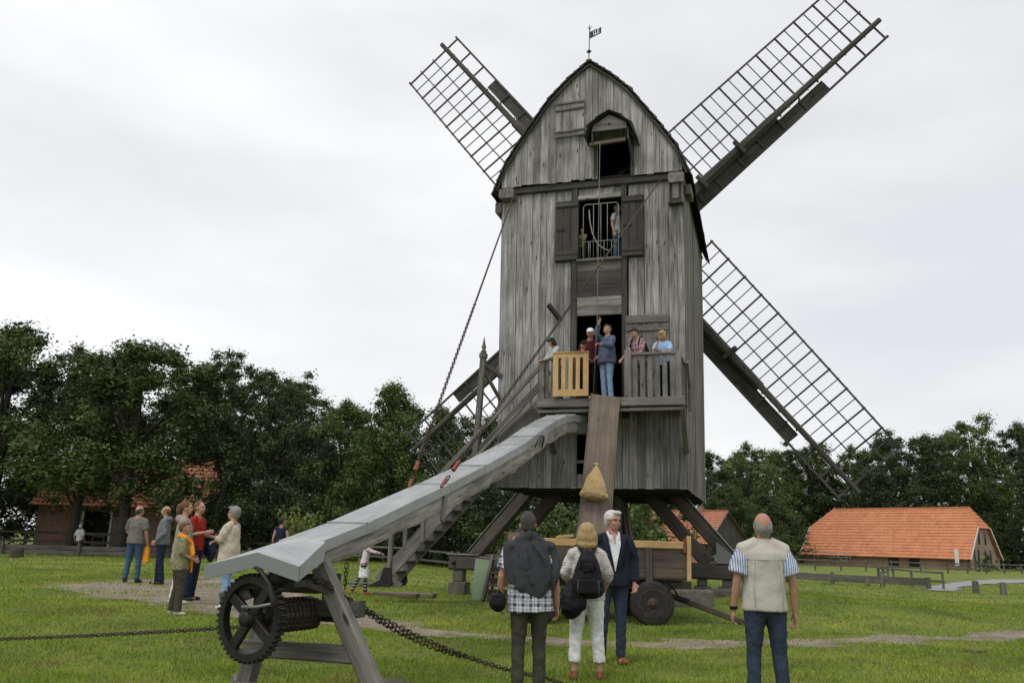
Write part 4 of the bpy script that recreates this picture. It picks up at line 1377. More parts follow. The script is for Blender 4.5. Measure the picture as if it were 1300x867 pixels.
def build_small():
    # wooden steps
    x, y = -.1, 20.6; g = gz(x, y) + .02
    t = thing('wooden_steps', 'short weathered wooden step ladder beside the pale green board', 'steps', (x, y, g), -.05)
    for xx in (-.34, .34):
        bar('side_rail', (xx - (.06 if xx < 0 else -.02), -.28, .0), (xx + .12, .25, 1.02), .07, .12, 'beam', t)
        bar('back_leg', (xx + .1, .5, 0), (xx + .12, .28, 1.0), .06, .07, 'trestle', t)
    for i in range(4):
        q = (.08, .34, .62, .94)[i]
        bar('step', (-.33 + .1 * q, -.28 + .5 * q, q), (.4 + .1 * q, -.28 + .5 * q, q), .2, .05, 'beam', t)
        if i < 3: bar('riser', (-.3 + .1 * q, -.16 + .5 * q, q + .1), (.4 + .1 * q, -.16 + .5 * q, q + .1), .02, .14, 'trestle', t)
    x, y = -.62, 20.75; g = gz(x, y)
    t = thing('green_board', 'pale green painted board leaning beside the wooden steps', 'board', (x, y, g))
    bar('panel', (0, -.1, .0), (.06, .14, .95), .36, .03, 'greenboard', t, up=(0, 1, 0), c=.004)
    bar('edge_batten', (.2, -.1, .0), (.24, .14, .95), .03, .045, 'beam', t, up=(0, 1, 0))
    # planks lying under the stair's foot
    for (x, y, a, L, w, lab) in ((-2.62, 21.0, .25, 1.1, .3, 'thick worn plank on the grass right under the stair foot'), (-2.2, 21.5, .3, 1.0, .28, 'thick worn plank just behind the one under the stair foot'), (-3.9, 23.6, .1, .9, .3, 'pale slab lying on the grass behind the girl in white')):
        t = tag(bar('loose_plank', (x - L / 2 * math.cos(a), y + L / 2 * math.sin(a), gz(x, y) + .05), (x + L / 2 * math.cos(a), y - L / 2 * math.sin(a), gz(x, y) + .05), w, .09, 'slide' if x > -3 else 'fencewood'), lab, 'plank')
    # stone edging by the right piers
    x, y = 3.95, 18.6
    t = thing('stone_block', 'long mossy stone block on the grass behind the cart', 'stone block', (x, y, gz(x, y)), -.1)
    o = MB().box((-.45, -.2, -.05), (.5, .2, .34)).build('block', 'stone', t)
    bv = o.modifiers.new('worn', 'BEVEL'); bv.width = .05; bv.segments = 2
    for i in range(2):
        x, y = 5.15 + i * .92, 20.25 + i * .1
        t = thing('edging_stone', ('flat mossy kerb stone right of the mossy block', 'flat mossy kerb stone behind the man in the beige vest')[i], 'stone', (x, y, gz(x, y)), -.05)
        o = MB().box((-.45, -.14, -.1), (.45, .14, .16)).build('block', 'stone', t)
        bv = o.modifiers.new('worn', 'BEVEL'); bv.width = .04; bv.segments = 2
    # bits on the lawn
    for i, (x, y, s, lab) in enumerate([(-1.1, 8.72, .16, 'flat pale stone in the grass beside the right winch leg'), (.62, 8.55, .2, 'flat stone in the grass where the chain ends'), (6.99, 13.0, .17, 'low earth mound in the grass right of the man in the vest')]):
        t = tag(blob('flat_stone' if i < 2 else 'molehill', [ell_geo((0, 0, .02), (s, s * .6, .05)), ell_geo((s * .4, .02, .03), (s * .6, s * .5, .04))], 'stone' if i < 2 else 'turf', None, .025, 3, .03, .1, Matrix.Translation((x, y, gz(x, y)))), lab, 'stone' if i < 2 else 'molehill')
    x, y = -19.9, 35.0
    t = thing('tree_stump', 'small dark stump on the lawn at the far left', 'stump', (x, y, gz(x, y)))
    lathe('stump', [(.3, -.05), (.26, .1), (.24, .3), (.22, .42), (.1, .43)], 'bark', t, None, 9)

def post_rail(name, label, cat, pts, h, rails, mat='fencewood', pw=.12, rw=.05, rh=.12, spacing=2.4, group=None):
    """fence through ground points with posts and rails as parts"""
    p0 = Vector((*pts[0], gz(*pts[0])))
    t = thing(name, label, cat, p0, group=group)
    P = along([(x, y, 0) for x, y in pts], spacing)
    L = [p for p, _ in P]
    e = Vector((*pts[-1], 0))
    if (L[-1] - e).length > .6: L.append(e)
    L = [Vector((p.x, p.y, gz(p.x, p.y))) - p0 for p in L]
    rr = random.Random(len(label))
    for p in L:
        bar('post', p - Vector((0, 0, .15)), p + Vector((rr.uniform(-.03, .03), 0, h + rr.uniform(-.03, .06))), pw, pw, mat, t, up=(0, 1, 0))
    for a, b in zip(L, L[1:]):
        for r in rails:
            bar('rail', a + Vector((0, -.07, r + rr.uniform(-.02, .02))), b + Vector((0, -.07, r + rr.uniform(-.02, .02))), rw, rh, mat, t)
    return t

def build_fences():
    post_rail('plank_fence', 'low weathered plank fence on the lawn before the orange-roofed barn', 'fence', [(11.0, 40.4), (13.36, 39.66), (14.68, 37.7), (15.72, 36.9), (17.2, 35.0)], .5, (.28,), pw=.16, rh=.3, spacing=2.2)
    post_rail('curved_fence', 'curved pale rail fence beside the bend of the road', 'fence', [(17.9, 35.2), (17.7, 36.2), (17.6, 38.4), (18.6, 42.9), (20.6, 47.5), (23.2, 52)], .72, (.66, .3), pw=.08, rh=.08, spacing=2.2)
    post_rail('meadow_fence', 'long thin post and rail fence in front of the brick barn', 'fence', [(15, 66), (25, 71), (33, 75), (39.2, 76.6), (50, 83), (62, 90)], .95, (.85, .42), spacing=3.0)
    post_rail('yard_fence', 'dark post and rail fence under the trees on the far left', 'fence', [(-33, 43), (-27.3, 45.4), (-24.2, 46.2), (-20.6, 45.6)], 1.1, (1.0, .55), spacing=2.6)
    post_rail('paddock_fence', 'thin grey post and rail fence behind the stair and the girl', 'fence', [(-15, 44), (-8.79, 41), (-6.6, 40.6), (-3.36, 40.2), (1.2, 40.5), (7, 41)], .85, (.78, .36), spacing=2.2, rh=.09)
    # low timber edging at the left
    p = [(-27.5, 39.0), (-23.3, 39.65), (-20.15, 40.4), (-17.85, 40.9), (-15.0, 41.4), (-12.5, 41.6)]
    base = Vector((*p[0], gz(*p[0])))
    t = thing('timber_edging', 'low grey timber edging between the lawn and the shady yard', 'edging', base)
    for a, b in zip(p, p[1:]):
        for z in (.12, .33):
            bar('beam', Vector((*a, gz(*a) + z)) - base, Vector((*b, gz(*b) + z)) - base, .2, .2, 'fencewood', t)
    for i, q in enumerate(p): bar('stake', Vector((*q, gz(*q) - .1)) - base + Vector((.1, -.14, 0)), Vector((*q, gz(*q) + .58)) - base + Vector((.1, -.14, 0)), .14, .1, 'fencewood', t, up=(0, 1, 0))
    # short posts at the road
    for (x, y, h, lab) in ((17.95, 32.9, .42, 'short grey wooden bollard nearest the road bend'), (18.6, 32.2, .42, 'short dark wooden bollard, middle one by the road'), (19.9, 32.4, .44, 'short wooden bollard cut by the right edge of the picture'), (15.3, 36.4, .3, 'small dark stump beside the low plank fence')):
        t = thing('bollard', lab, 'bollard', (x, y, gz(x, y)), random.uniform(-.3, .3), 'short posts along the road')
        bar('post', (0, 0, -.1), (.01, 0, h), .2, .2, 'fencewood', t, up=(0, 1, 0), c=.04)
        bar('cap', (.01, 0, h), (.01, 0, h + .03), .16, .16, 'fencewood', t, up=(0, 1, 0), c=.03)

def roof_slab(name, quad, n, mat, parent, th=.06, gap=.02):
    """roof plane of n overlapping courses between eave edge (a,b) and ridge edge (d,c)"""
    a, b, c, d = [Vector(q) for q in quad]
    nr = (b - a).cross(d - a).normalized()
    if nr.z < 0: nr = -nr
    m = MB()
    for i in range(n):
        t0, t1 = i / n, min((i + 1.12) / n, 1.0)
        V = [a.lerp(d, t0) + nr * th, b.lerp(c, t0) + nr * th, b.lerp(c, t1) + nr * .005, a.lerp(d, t1) + nr * .005]
        W = [a.lerp(d, t0), b.lerp(c, t0)]
        m.add(V + W, [(0, 1, 2, 3), (4, 5, 1, 0)])
    m.add([a, b, c, d], [(3, 2, 1, 0)])
    M, _ = frame(a, b)
    Mi = M.inverted()
    o = obj(name, [Mi @ Vector(v) for v in m.v], m.f, mat, parent, M)
    return o

def prism_wall(name, poly, y0, y1, mat, parent, M=None):
    k = len(poly)
    V = [(x, y0, z) for x, z in poly] + [(x, y1, z) for x, z in poly]
    F = [tuple(range(k)), tuple(range(2 * k - 1, k - 1, -1))] + [(i, i + k, (i + 1) % k + k, (i + 1) % k) for i in range(k)]
    return obj(name, V, F, mat, parent, M)

def build_buildings():
    # --- barn: local x along the long wall (to the left-back), y across the gable; origin at the near right corner
    o = Vector((50.6, 93.0, -.3))
    ex = Vector((-.643, .766, 0)); ey = Vector((.766, .643, 0))
    t = thing('brick_barn', 'long brick barn with bright orange tiled half-hipped roof', 'barn', o, math.atan2(ex.y, ex.x))
    # with z up, ey is 90 deg clockwise of ex -> local y is -ey
    L, Wd = 20.2, 8.1
    EZ, RZ, HZ = 1.4, 7.0, 4.75
    wins = [(8.6, 1.55), (6.1, 1.55)]
    def wall(name, a, b, h):
        return bar(name, a, b, .3, h, 'brick', t, c=.002)
    # long wall in sections between the openings
    xs = [0.1, 5.6, 6.9, 8.0, 9.3, L - .1]
    for i in range(0, 6, 2): wall('wall', (xs[i], -.25, EZ / 2), (xs[i + 1], -.25, EZ / 2), EZ)
    for a, b in ((5.6, 6.9), (8.0, 9.3)):
        bar('wall', (a, -.25, .12), (b, -.25, .12), .3, .24, 'brick', t, c=.002)
        w = bar('window', (a, -.34, .8), (b, -.34, .8), .04, 1.1, 'glassdark', t, c=.002)
        bar('frame', (a + .05, -.26, .28), (b - .05, -.26, .28), .08, .08, 'rubberdark', w)
    bar('vent', (17.4, -.08, 1.05), (18.0, -.08, 1.05), .04, .25, 'glassdark', t)
    wall('wall', (.1, -Wd + .25, EZ / 2), (L - .1, -Wd + .25, EZ / 2), EZ)
    hz_y0 = Wd / 2 * (HZ - EZ) / (RZ - EZ)
    for x in (.25, L - .25):
        V = [(x, -.1, 0), (x, -Wd + .1, 0), (x, -Wd + .1, EZ), (x, -Wd + hz_y0 + .08, HZ), (x, -hz_y0 - .08, HZ), (x, -.1, EZ)]
        V2 = [(v[0] + .25 * (1 if x < 5 else -1), v[1], v[2]) for v in V]
        M = Matrix()
        g = obj('gable_wall', V + V2, [tuple(range(6)), tuple(range(11, 5, -1))] + [(i, i + 6, (i + 1) % 6 + 6, (i + 1) % 6) for i in range(6)], 'brick', t)
        if x < 5:
            for (yy, z0, z1) in ((-1.6, .1, 2.3), (-2.7, .1, 2.3), (-4.6, .1, 2.3), (-6.0, .1, 2.3), (-3.2, 2.9, 4.2), (-4.9, 2.9, 4.2)):
                w = bar('window', (x - .02, yy, z0), (x - .02, yy, z1), .42, .04, 'glassdark', g, up=(1, 0, 0), c=.004)
    # roof planes
    r0, r1 = 1.2, 17.9
    R0, R1 = (r0, -Wd / 2, RZ), (r1, -Wd / 2, RZ)
    ov = .45
    ezz = EZ - .18
    for s in (0, 1):
        ye = ov if s == 0 else -Wd - ov
        yh = -hz_y0 if s == 0 else -Wd + hz_y0
        A, Bq = (-.15, ye, ezz), (L + .15, ye, ezz)
        C, D = (L + .15, yh, HZ), (-.15, yh, HZ)
        rf = roof_slab('roof', (A, Bq, C, D), 10, 'tile', t)
        roof_slab('roof', (D, C, R1, R0), 7, 'tile', t)
        for x in (-.15, L + .15): bar('verge_board', (x, ye, ezz - .02), (x, yh, HZ - .02), .05, .2, 'white', rf)
    for x, rr_ in ((-.15, R0), (L + .15, R1)):
        A, Bq = (x, -hz_y0 + .15, HZ - .1), (x, -Wd + hz_y0 - .15, HZ - .1)
        roof_slab('roof_hip', (A, Bq, rr_, rr_), 6, 'tile', t)
    m = bar('ridge_tiles', R0, R1, .28, .16, 'tile', t)
    # scaffold in front
    base = o + ex * 13.2 - ey * 1.2; base.z = -.28
    t = thing('scaffold', 'low tubular scaffold standing before the barn wall', 'scaffold', base, math.atan2(ex.y, ex.x))
    for x in (0, 2.1, 4.2):
        for y in (0, .9): tubeobj('upright', [(x, y, 0), (x, y, 1.75)], .035, 'steelbar', t, 6)
    for z in (.5, 1.0, 1.55):
        for y in (0, .9): tubeobj('ledger', [(-.1, y, z), (4.3, y, z)], .03, 'steelbar', t, 6)
    bar('deck', (0, .45, 1.05), (4.2, .45, 1.05), .7, .05, 'fencewood', t)
    tubeobj('diagonal', [(0, 0, .1), (2.1, 0, 1.5)], .025, 'steelbar', t, 6)
    # white banner sign
    p = o + ex * .6 - ey * 2.2
    t = thing('sign_panel', 'upright white sign panel at the near corner of the barn', 'sign', (p.x, p.y, -.3), .3)
    bar('panel', (0, 0, .5), (0, 0, 2.3), .5, .06, 'white', t, up=(0, 1, 0))
    bar('dark_base', (0, 0, 0), (0, 0, .6), .46, .1, 'stone', t, up=(0, 1, 0))
    for z in (1.3, 1.75, 2.1): bar('printed_mark', (-.12, -.034, z), (-.02, -.034, z), .01, .12, 'yellow', t)

    # --- timber-clad house behind the mill's right legs
    ap = Vector((20.64, 80.0, -.15))
    ex = Vector((-.8, .6, 0)); ang = math.atan2(ex.y, ex.x)
    t = thing('gabled_house', 'dark timber-gabled house with faded red tile roof seen past the trestle', 'house', ap, ang)
    # local y: +y = left/front side (towards -X,-Y), -y = right/back
    Lh, W1, W2, EZ, RZ = 11.0, 4.6, 6.8, 1.95, 4.95
    kz = 3.0
    poly = [(-W2 + .3, 0), (W1 - .2, 0), (W1 - .2, EZ), (0, RZ - .12), (-4.0, 2.75), (-W2 + .3, 1.8)]
    V = [(0, y, z) for y, z in poly]; V2 = [(.25, y, z) for y, z in poly]; k = len(poly)
    g = obj('gable_wall', V + V2, [tuple(range(k)), tuple(range(2 * k - 1, k - 1, -1))] + [(i, i + k, (i + 1) % k + k, (i + 1) % k) for i in range(k)], 'board_dark', t)
    for i in range(26):
        y = -W2 + .5 + i * .42
        zt = RZ - .15 - abs(y) * (.66 if y > 0 else .54)
        if y < W1 - .2: bar('cladding_board', (-.03, y, 1.62), (-.03, y, max(zt, 1.75)), .4, .04, 'board_dark', g, up=(1, 0, 0), c=.006)
    bar('brick_base', (-.05, -3.4, .78), (-.05, -.8, .78), .06, 1.5, 'brick', g)
    for y in (-2.6, 1.0, 2.6):
        w = bar('window', (-.08, y - .5, .95), (-.08, y + .5, .95), .05, 1.0, 'glassdark', g)
        for q in range(4): bar('glazing_bar', (-.12, y - .5 + q / 3, .45), (-.12, y - .5 + q / 3, 1.45), .07, .04, 'white', w, up=(1, 0, 0))
        for q in range(3): bar('glazing_bar', (-.122, y - .5, .47 + q * .48), (-.122, y + .5, .47 + q * .48), .04, .06, 'white', w)
    bar('wall', (.2, W1 - .3, 1.0), (Lh, W1 - .3, 1.0), .25, 2.0, 'brick', t)
    bar('wall', (.2, -W2 + .5, .9), (Lh, -W2 + .5, .9), .25, 1.8, 'brick', t)
    bar('wall', (Lh, -W2 + .5, 1.0), (Lh, W1 - .3, 1.0), .25, 2.0, 'brick', t)
    rf = roof_slab('roof', ((-.25, W1 + .2, EZ - .1), (Lh, W1 + .2, EZ - .1), (Lh, 0, RZ), (-.25, 0, RZ)), 14, 'tile_old', t)
    roof_slab('roof', ((-.25, -4.0, 2.85), (Lh, -4.0, 2.85), (Lh, 0, RZ), (-.25, 0, RZ)), 10, 'tile_old', t)
    roof_slab('roof', ((-.25, -W2 - .2, 1.7), (Lh, -W2 - .2, 1.7), (Lh, -4.0, 2.85), (-.25, -4.0, 2.85)), 6, 'tile_old', t)
    bar('verge_board', (-.27, 0, RZ - .03), (-.27, W1 + .2, EZ - .12), .05, .14, 'beam', rf)
    bar('verge_board', (-.27, 0, RZ - .03), (-.27, -4.0, 2.82), .05, .14, 'board_dark', rf)
    bar('verge_board', (-.27, -4.0, 2.82), (-.27, -W2 - .2, 1.67), .05, .14, 'board_dark', rf)
    bar('ridge_tiles', (-.25, 0, RZ + .05), (Lh, 0, RZ + .05), .22, .12, 'tile_old', rf)
    ch = bar('chimney', (2.5, .1, RZ - .4), (2.5, .1, RZ + .45), .55, .45, 'brick', rf, up=(0, 1, 0))
    bar('chimney_cap', (2.5, .1, RZ + .45), (2.5, .1, RZ + .52), .64, .54, 'stone', rf, up=(0, 1, 0))

    # --- brick farmhouse deep in the shade of the left trees
    t = thing('brick_farmhouse', 'brick farmhouse with dark gateway and white posts under the left trees', 'house', (-25.7, 49.5, .2), .05)
    H = 2.7
    for a, b in ((-1.5, 1.1), (2.75, 8.0)):
        bar('wall', (a, 0, H / 2), (b, 0, H / 2), .35, H, 'brick', t, c=.002)
    bar('wall', (1.1, 0, 2.5), (2.75, 0, 2.5), .35, .4, 'brick', t, c=.002)
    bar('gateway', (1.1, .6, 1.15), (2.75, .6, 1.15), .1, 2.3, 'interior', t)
    for x in (1.12, 2.73): bar('white_post', (x, -.22, 0), (x, -.22, 2.3), .1, .1, 'white', t, up=(0, 1, 0))
    bar('wall', (-1.5, 6, H / 2), (8, 6, H / 2), .35, H, 'brick', t, c=.002)
    for x in (-1.4, 7.9): bar('wall', (x, .18, H / 2), (x, 5.8, H / 2), .3, H, 'brick', t, c=.002)
    roof_slab('roof', ((-1.9, -.5, H - .15), (8.4, -.5, H - .15), (8.4, 3, 5.6), (-1.9, 3, 5.6)), 14, 'tile_old', t)
    roof_slab('roof', ((-1.9, 6.5, H - .15), (8.4, 6.5, H - .15), (8.4, 3, 5.6), (-1.9, 3, 5.6)), 14, 'tile_old', t)
    bar('gable_board', (-1.5, 3, H), (-1.5, 3, 5.3), 4.2, .1, 'board_dark', t, up=(1, 0, 0), end=.15)
    bar('gable_board', (8.0, 3, H), (8.0, 3, 5.3), 4.2, .1, 'board_dark', t, up=(1, 0, 0), end=.15)
    # parked pale machine half seen in the gateway
    t = thing('garden_chair', 'pale folding frame standing at the dark gateway', 'chair', (-21.3, 44.6, gz(-21, 44.6)), .1)
    for x in (-.28, .28): bar('leg', (x, 0, 0), (x, .1, .95), .05, .05, 'fencewood', t)
    bar('seat', (-.28, .04, .45), (.28, .04, .45), .35, .04, 'fencewood', t)
    bar('back', (-.28, .1, .9), (.28, .1, .9), .04, .12, 'fencewood', t)

build_winch(); build_lines(); build_slide(); build_cart(); build_small(); build_fences(); build_buildings()

# ------------------------------------------------------------------ people
def rot_about(p, c, M): return M @ (Vector(p) - Vector(c)) + Vector(c)

def hand_prims(w, e, side, k, curl=.5, palm_in=None, fist=False):
    """palm, four unequal bent fingers and a thumb that leaves the side of the palm"""
    w, e = Vector(w), Vector(e)
    d = (w - e).normalized()
    n = Vector(palm_in) if palm_in else Vector((-side, 0, 0))           # direction the palm faces
    n = (n - d * n.dot(d)).normalized()
    t = n.cross(d).normalized()                                          # across the palm
    if t.y > 0: t = -t                                                   # thumb towards the front
    R3 = Matrix((t, n, d)).transposed()
    pr = [tube_geo([e.lerp(w, .8), w + d * .01 * k], [.031 * k, .025 * k], 8),
          ell_geo(w + d * .055 * k, (.042 * k, .017 * k, .058 * k), R3)]
    for i, (off, ln) in enumerate(((.031, .072), (.0105, .082), (-.0105, .077), (-.030, .06))):
        b = w + d * .092 * k + t * off * k
        c1 = .25 + curl * .5
        d1 = (d * math.cos(c1) + n * math.sin(c1) + t * off * 1.5).normalized()
        c2 = c1 + curl * 1.3
        d2 = d * math.cos(c2) + n * math.sin(c2)
        m = b + d1 * ln * .5 * k
        pr.append(tube_geo([b - d * .02 * k, b, m, m + d2 * ln * .5 * k], [.0095 * k, .0095 * k, .0088 * k, .0075 * k], 7))
    b = w + d * .03 * k + t * .034 * k
    m = b + (d * .55 + t * .6 + n * .25).normalized() * .04 * k
    pr.append(tube_geo([b - t * .015 * k, b, m, m + (d * .85 + t * .25 + n * .2).normalized() * .032 * k], [.013 * k, .0125 * k, .0105 * k, .009 * k], 7))
    return pr

def person(label, loc, rz, H, arms, *, feet=((.1, 0, 0), (-.1, 0, 0)), head=(0, 0), lean=0.0, lean_side=0.0, top=None, sleeve=.5, hem=.86, loose=1.0,
           legs='jeans', leg_hem=.06, leg_w=1.0, skirt=None, shoe='shoe_dark', hair=None, skin='skin', voxel=.011, build=1.0, glasses=False,
           extra=None, knees=None, sleeve_k=None, cat='person', shorts=False, collar=None, bare_arm_top=False, hood=None, fem=False, fold=.02):
    """arms: ((elbow, wrist, palm), (elbow, wrist, palm)) for the person's left (+x) and right side, in metres for a 1.75 m figure facing -y"""
    t = thing('person', label, cat, loc, rz, None)
    S = Matrix.Diagonal((H / 1.75, H / 1.75, H / 1.75, 1))
    hipc = Vector((0, 0, .95))
    LM = Matrix.Rotation(lean, 3, 'X') @ Matrix.Rotation(lean_side, 3, 'Y')
    U = lambda p: rot_about(p, hipc, LM)                                 # upper body
    nk = U((0, .012, 1.53))
    HM = LM @ Matrix.Rotation(head[0], 3, 'Z') @ Matrix.Rotation(head[1], 3, 'X')
    Hd = lambda p: HM @ (Vector(p) - Vector((0, .012, 1.53))) + nk
    def hell(c, r): return ell_geo(Hd(c), r, HM)
    b = build
    sw = .168 * (0.93 if fem else 1) * b
    sh = [U((s * sw, .01, 1.415)) for s in (1, -1)]
    hip = [Vector((s * .092, 0, .92)) for s in (1, -1)]
    ank = [Vector((f[0], f[1] + .03, .085 + f[2])) for f in feet]
    kn = []
    for i in range(2):
        k = hip[i].lerp(ank[i], .5) + Vector((0, -.025, .02))
        if knees and knees[i]: k = Vector(knees[i])
        kn.append(k)
    # ---- body: one continuous skin
    P = []
    P.append(tube_geo([U((0, 0, .93)), U((0, 0, 1.08)), U((0, 0, 1.28)), U((0, .005, 1.42))], [(.145 * b, .1 * b), (.125 * b, .09 * b), (.15 * b, .1 * b), (.12 * b, .08 * b)], 14))
    P.append(tube_geo([U((.16, .012, 1.415)), U((.05, .02, 1.46)), U((-.05, .02, 1.46)), U((-.16, .012, 1.415))], [.045, .05, .05, .045], 10))
    P.append(tube_geo([U((0, .015, 1.40)), nk + HM @ Vector((0, .004, .05))], [.062, .056], 10))
    P += [hell((0, .008, 1.648), (.076, .097, .104)), hell((0, -.032, 1.592), (.058, .066, .07)), hell((0, -.052, 1.56), (.034, .036, .03)),
          hell((0, -.1, 1.618), (.012, .018, .02)), hell((0, -.088, 1.64), (.01, .016, .03)), hell((.034, -.07, 1.605), (.026, .022, .022)), hell((-.034, -.07, 1.605), (.026, .022, .022)),
          hell((0, -.078, 1.668), (.05, .02, .014)), hell((.077, .012, 1.625), (.009, .02, .03)), hell((-.077, .012, 1.625), (.009, .02, .03))]
    for i, s in enumerate((1, -1)):
        el, wr, pm = arms[i]
        el, wr = U(el), U(wr)
        P.append(tube_geo([sh[i], sh[i].lerp(el, .5), el, el.lerp(wr, .35), wr], [.052 * b, .046 * b, .038 * b, .037 * b, .026 * b], 10))
        P += hand_prims(wr, el, s, 1.0, .55, LM @ Vector(pm) if pm else None)
        P.append(tube_geo([hip[i] + Vector((0, 0, .05)), hip[i], kn[i], kn[i].lerp(ank[i], .35) + Vector((0, .02, 0)), ank[i]], [.075, .07, .042, .042, .032], 10))
        P.append(ell_geo(ank[i] + Vector((0, -.04, -.045)), (.036, .09, .035)))
    def scaled(prims): return [([S @ Vector(v) for v in V], F) for V, F in prims]
    body = blob('body', scaled(P), skin, t, voxel * .8, 3)
    # eyes, mouth
    for s in (1, -1):
        V, F = hell((s * .03, -.083, 1.648), (.011, .006, .006)); obj('eye', [S @ v for v in V], F, 'eye', body, smooth=True)
    V, F = hell((0, -.089, 1.575), (.022, .007, .005)); obj('mouth', [S @ v for v in V], F, 'lip', body, smooth=True)
    if glasses:
        for s in (1, -1):
            pts = [S @ Hd((s * .033 + .024 * math.cos(a), -.104, 1.645 + .017 * math.sin(a))) for a in [i * math.pi / 5 for i in range(11)]]
            tubeobj('glasses_rim', pts, .0022, 'eye', t, 5)
            tubeobj('glasses_arm', [S @ Hd((s * .057, -.1, 1.65)), S @ Hd((s * .08, -.02, 1.645)), S @ Hd((s * .08, .02, 1.635))], .002, 'eye', t, 5)
    # ---- trousers / skirt / shoes
    G = []
    lw = leg_w
    for i in range(2):
        hm = ank[i].lerp(kn[i], max(0, (leg_hem - .06) / .42))
        if shorts: hm = kn[i].lerp(ank[i], .02)
        q = [hip[i] + Vector((0, .005, .04)), hip[i] + Vector((0, .0, -.06)), hip[i].lerp(kn[i], .55), kn[i], kn[i].lerp(hm, .5), hm]
        r = [(.105 * b, .118 * b), (.1 * lw, .11 * lw), (.082 * lw, .088 * lw), (.066 * lw, .07 * lw), (.062 * lw, .066 * lw), (.06 * lw, .066 * lw)]
        if shorts: q, r = q[:3] + [hm], r[:3] + [(.09, .09)]
        V, F = tube_geo(q, r, 14, cap=False); G.append((V, F))
    G.append(ell_geo((0, .015, .93), (.158 * b, .122 * b, .12)))
    G.append(tube_geo([(0, 0, .95), U((0, 0, 1.05))], [(.15 * b, .11 * b), (.138 * b, .1 * b)], 14))
    if legs and not skirt: blob('trousers', scaled(G), legs, t, voxel, 4, fold, .075)
    if skirt:
        blob('leggings', scaled(G), legs, t, voxel, 4)
        blob('skirt', scaled([tube_geo([(0, 0, 1.06), (0, 0, .92), (.0, -.02, .68), (0, -.03, skirt[1])], [(.13, .1), (.165, .135), (.2, .175), (.23, .2)], 20, cap=False)]), skirt[0], t, voxel, 3, .03, .08)
    for i in range(2):
        a = ank[i]
        yaw = Matrix.Rotation((.22 if i == 0 else -.22), 3, 'Z')
        F_ = [(ell_geo(a + yaw @ Vector((0, -.065, -.045)), (.047, .12, .04), yaw)), ell_geo(a + yaw @ Vector((0, -.005, -.035)), (.042, .075, .05), yaw), tube_geo([a + Vector((0, 0, -.05)), a + Vector((0, .0, .02))], [.045, .042], 10)]
        blob('shoe', scaled(F_), shoe, t, voxel, 3)
    # ---- upper garment
    if top:
        k = loose; sk = sleeve_k or loose
        T = [tube_geo([U((0, 0, hem)), U((0, 0, 1.02)), U((0, 0, 1.12)), U((0, 0, 1.27)), U((0, .008, 1.39)), U((0, .012, 1.455))],
                      [(.182 * b * k, .14 * b * k), (.17 * b * k, .13 * b * k), (.158 * b * k, .12 * b * k), (.172 * b * (.6 + .4 * k), .128 * b * (.6 + .4 * k)), (.165 * b, .11 * b), (.085 * b, .075 * b)], 18, cap=False)]
        for i, s in enumerate((1, -1)):
            el, wr, pm = arms[i]
            el, wr = U(el), U(wr)
            T.append(ell_geo(sh[i] + LM @ Vector((-s * .01, 0, -.004)), (.07 * b, .07 * b, .062 * b)))
            if sleeve <= 0: continue
            if sleeve <= 1:
                e2 = sh[i].lerp(el, sleeve)
                q = [sh[i], sh[i].lerp(e2, .5), e2]; r = [.07 * b, .068 * sk, .07 * sk if sleeve < .9 else .058 * sk]
            else:
                e2 = el.lerp(wr, sleeve - 1)
                q = [sh[i], sh[i].lerp(el, .5), el, el.lerp(e2, .55), e2]; r = [.07 * b, .062 * sk, .054 * sk, .048 * sk, .043 * sk]
            T.append(tube_geo(q, r, 12, cap=False))
        T.append(tube_geo([sh[0] + LM @ Vector((-.01, 0, .004)), U((.055, .02, 1.455)), U((-.055, .02, 1.455)), sh[1] + LM @ Vector((.01, 0, .004))], [.06, .058, .058, .06], 12))
        if collar: T.append(tube_geo([U((0, .014, 1.43)), U((0, .016, 1.5))], [(.082, .078), (.074, .07)], 14, cap=False))
        if hood: T += [ell_geo(U((0, .1, 1.45)), (.12, .07, .075)), tube_geo([U((.1, .02, 1.44)), U((.0, .08, 1.48)), U((-.1, .02, 1.44))], [.045, .05, .045], 10)]
        blob('top', scaled(T), top, t, voxel, 4, fold * 1.3, .085)
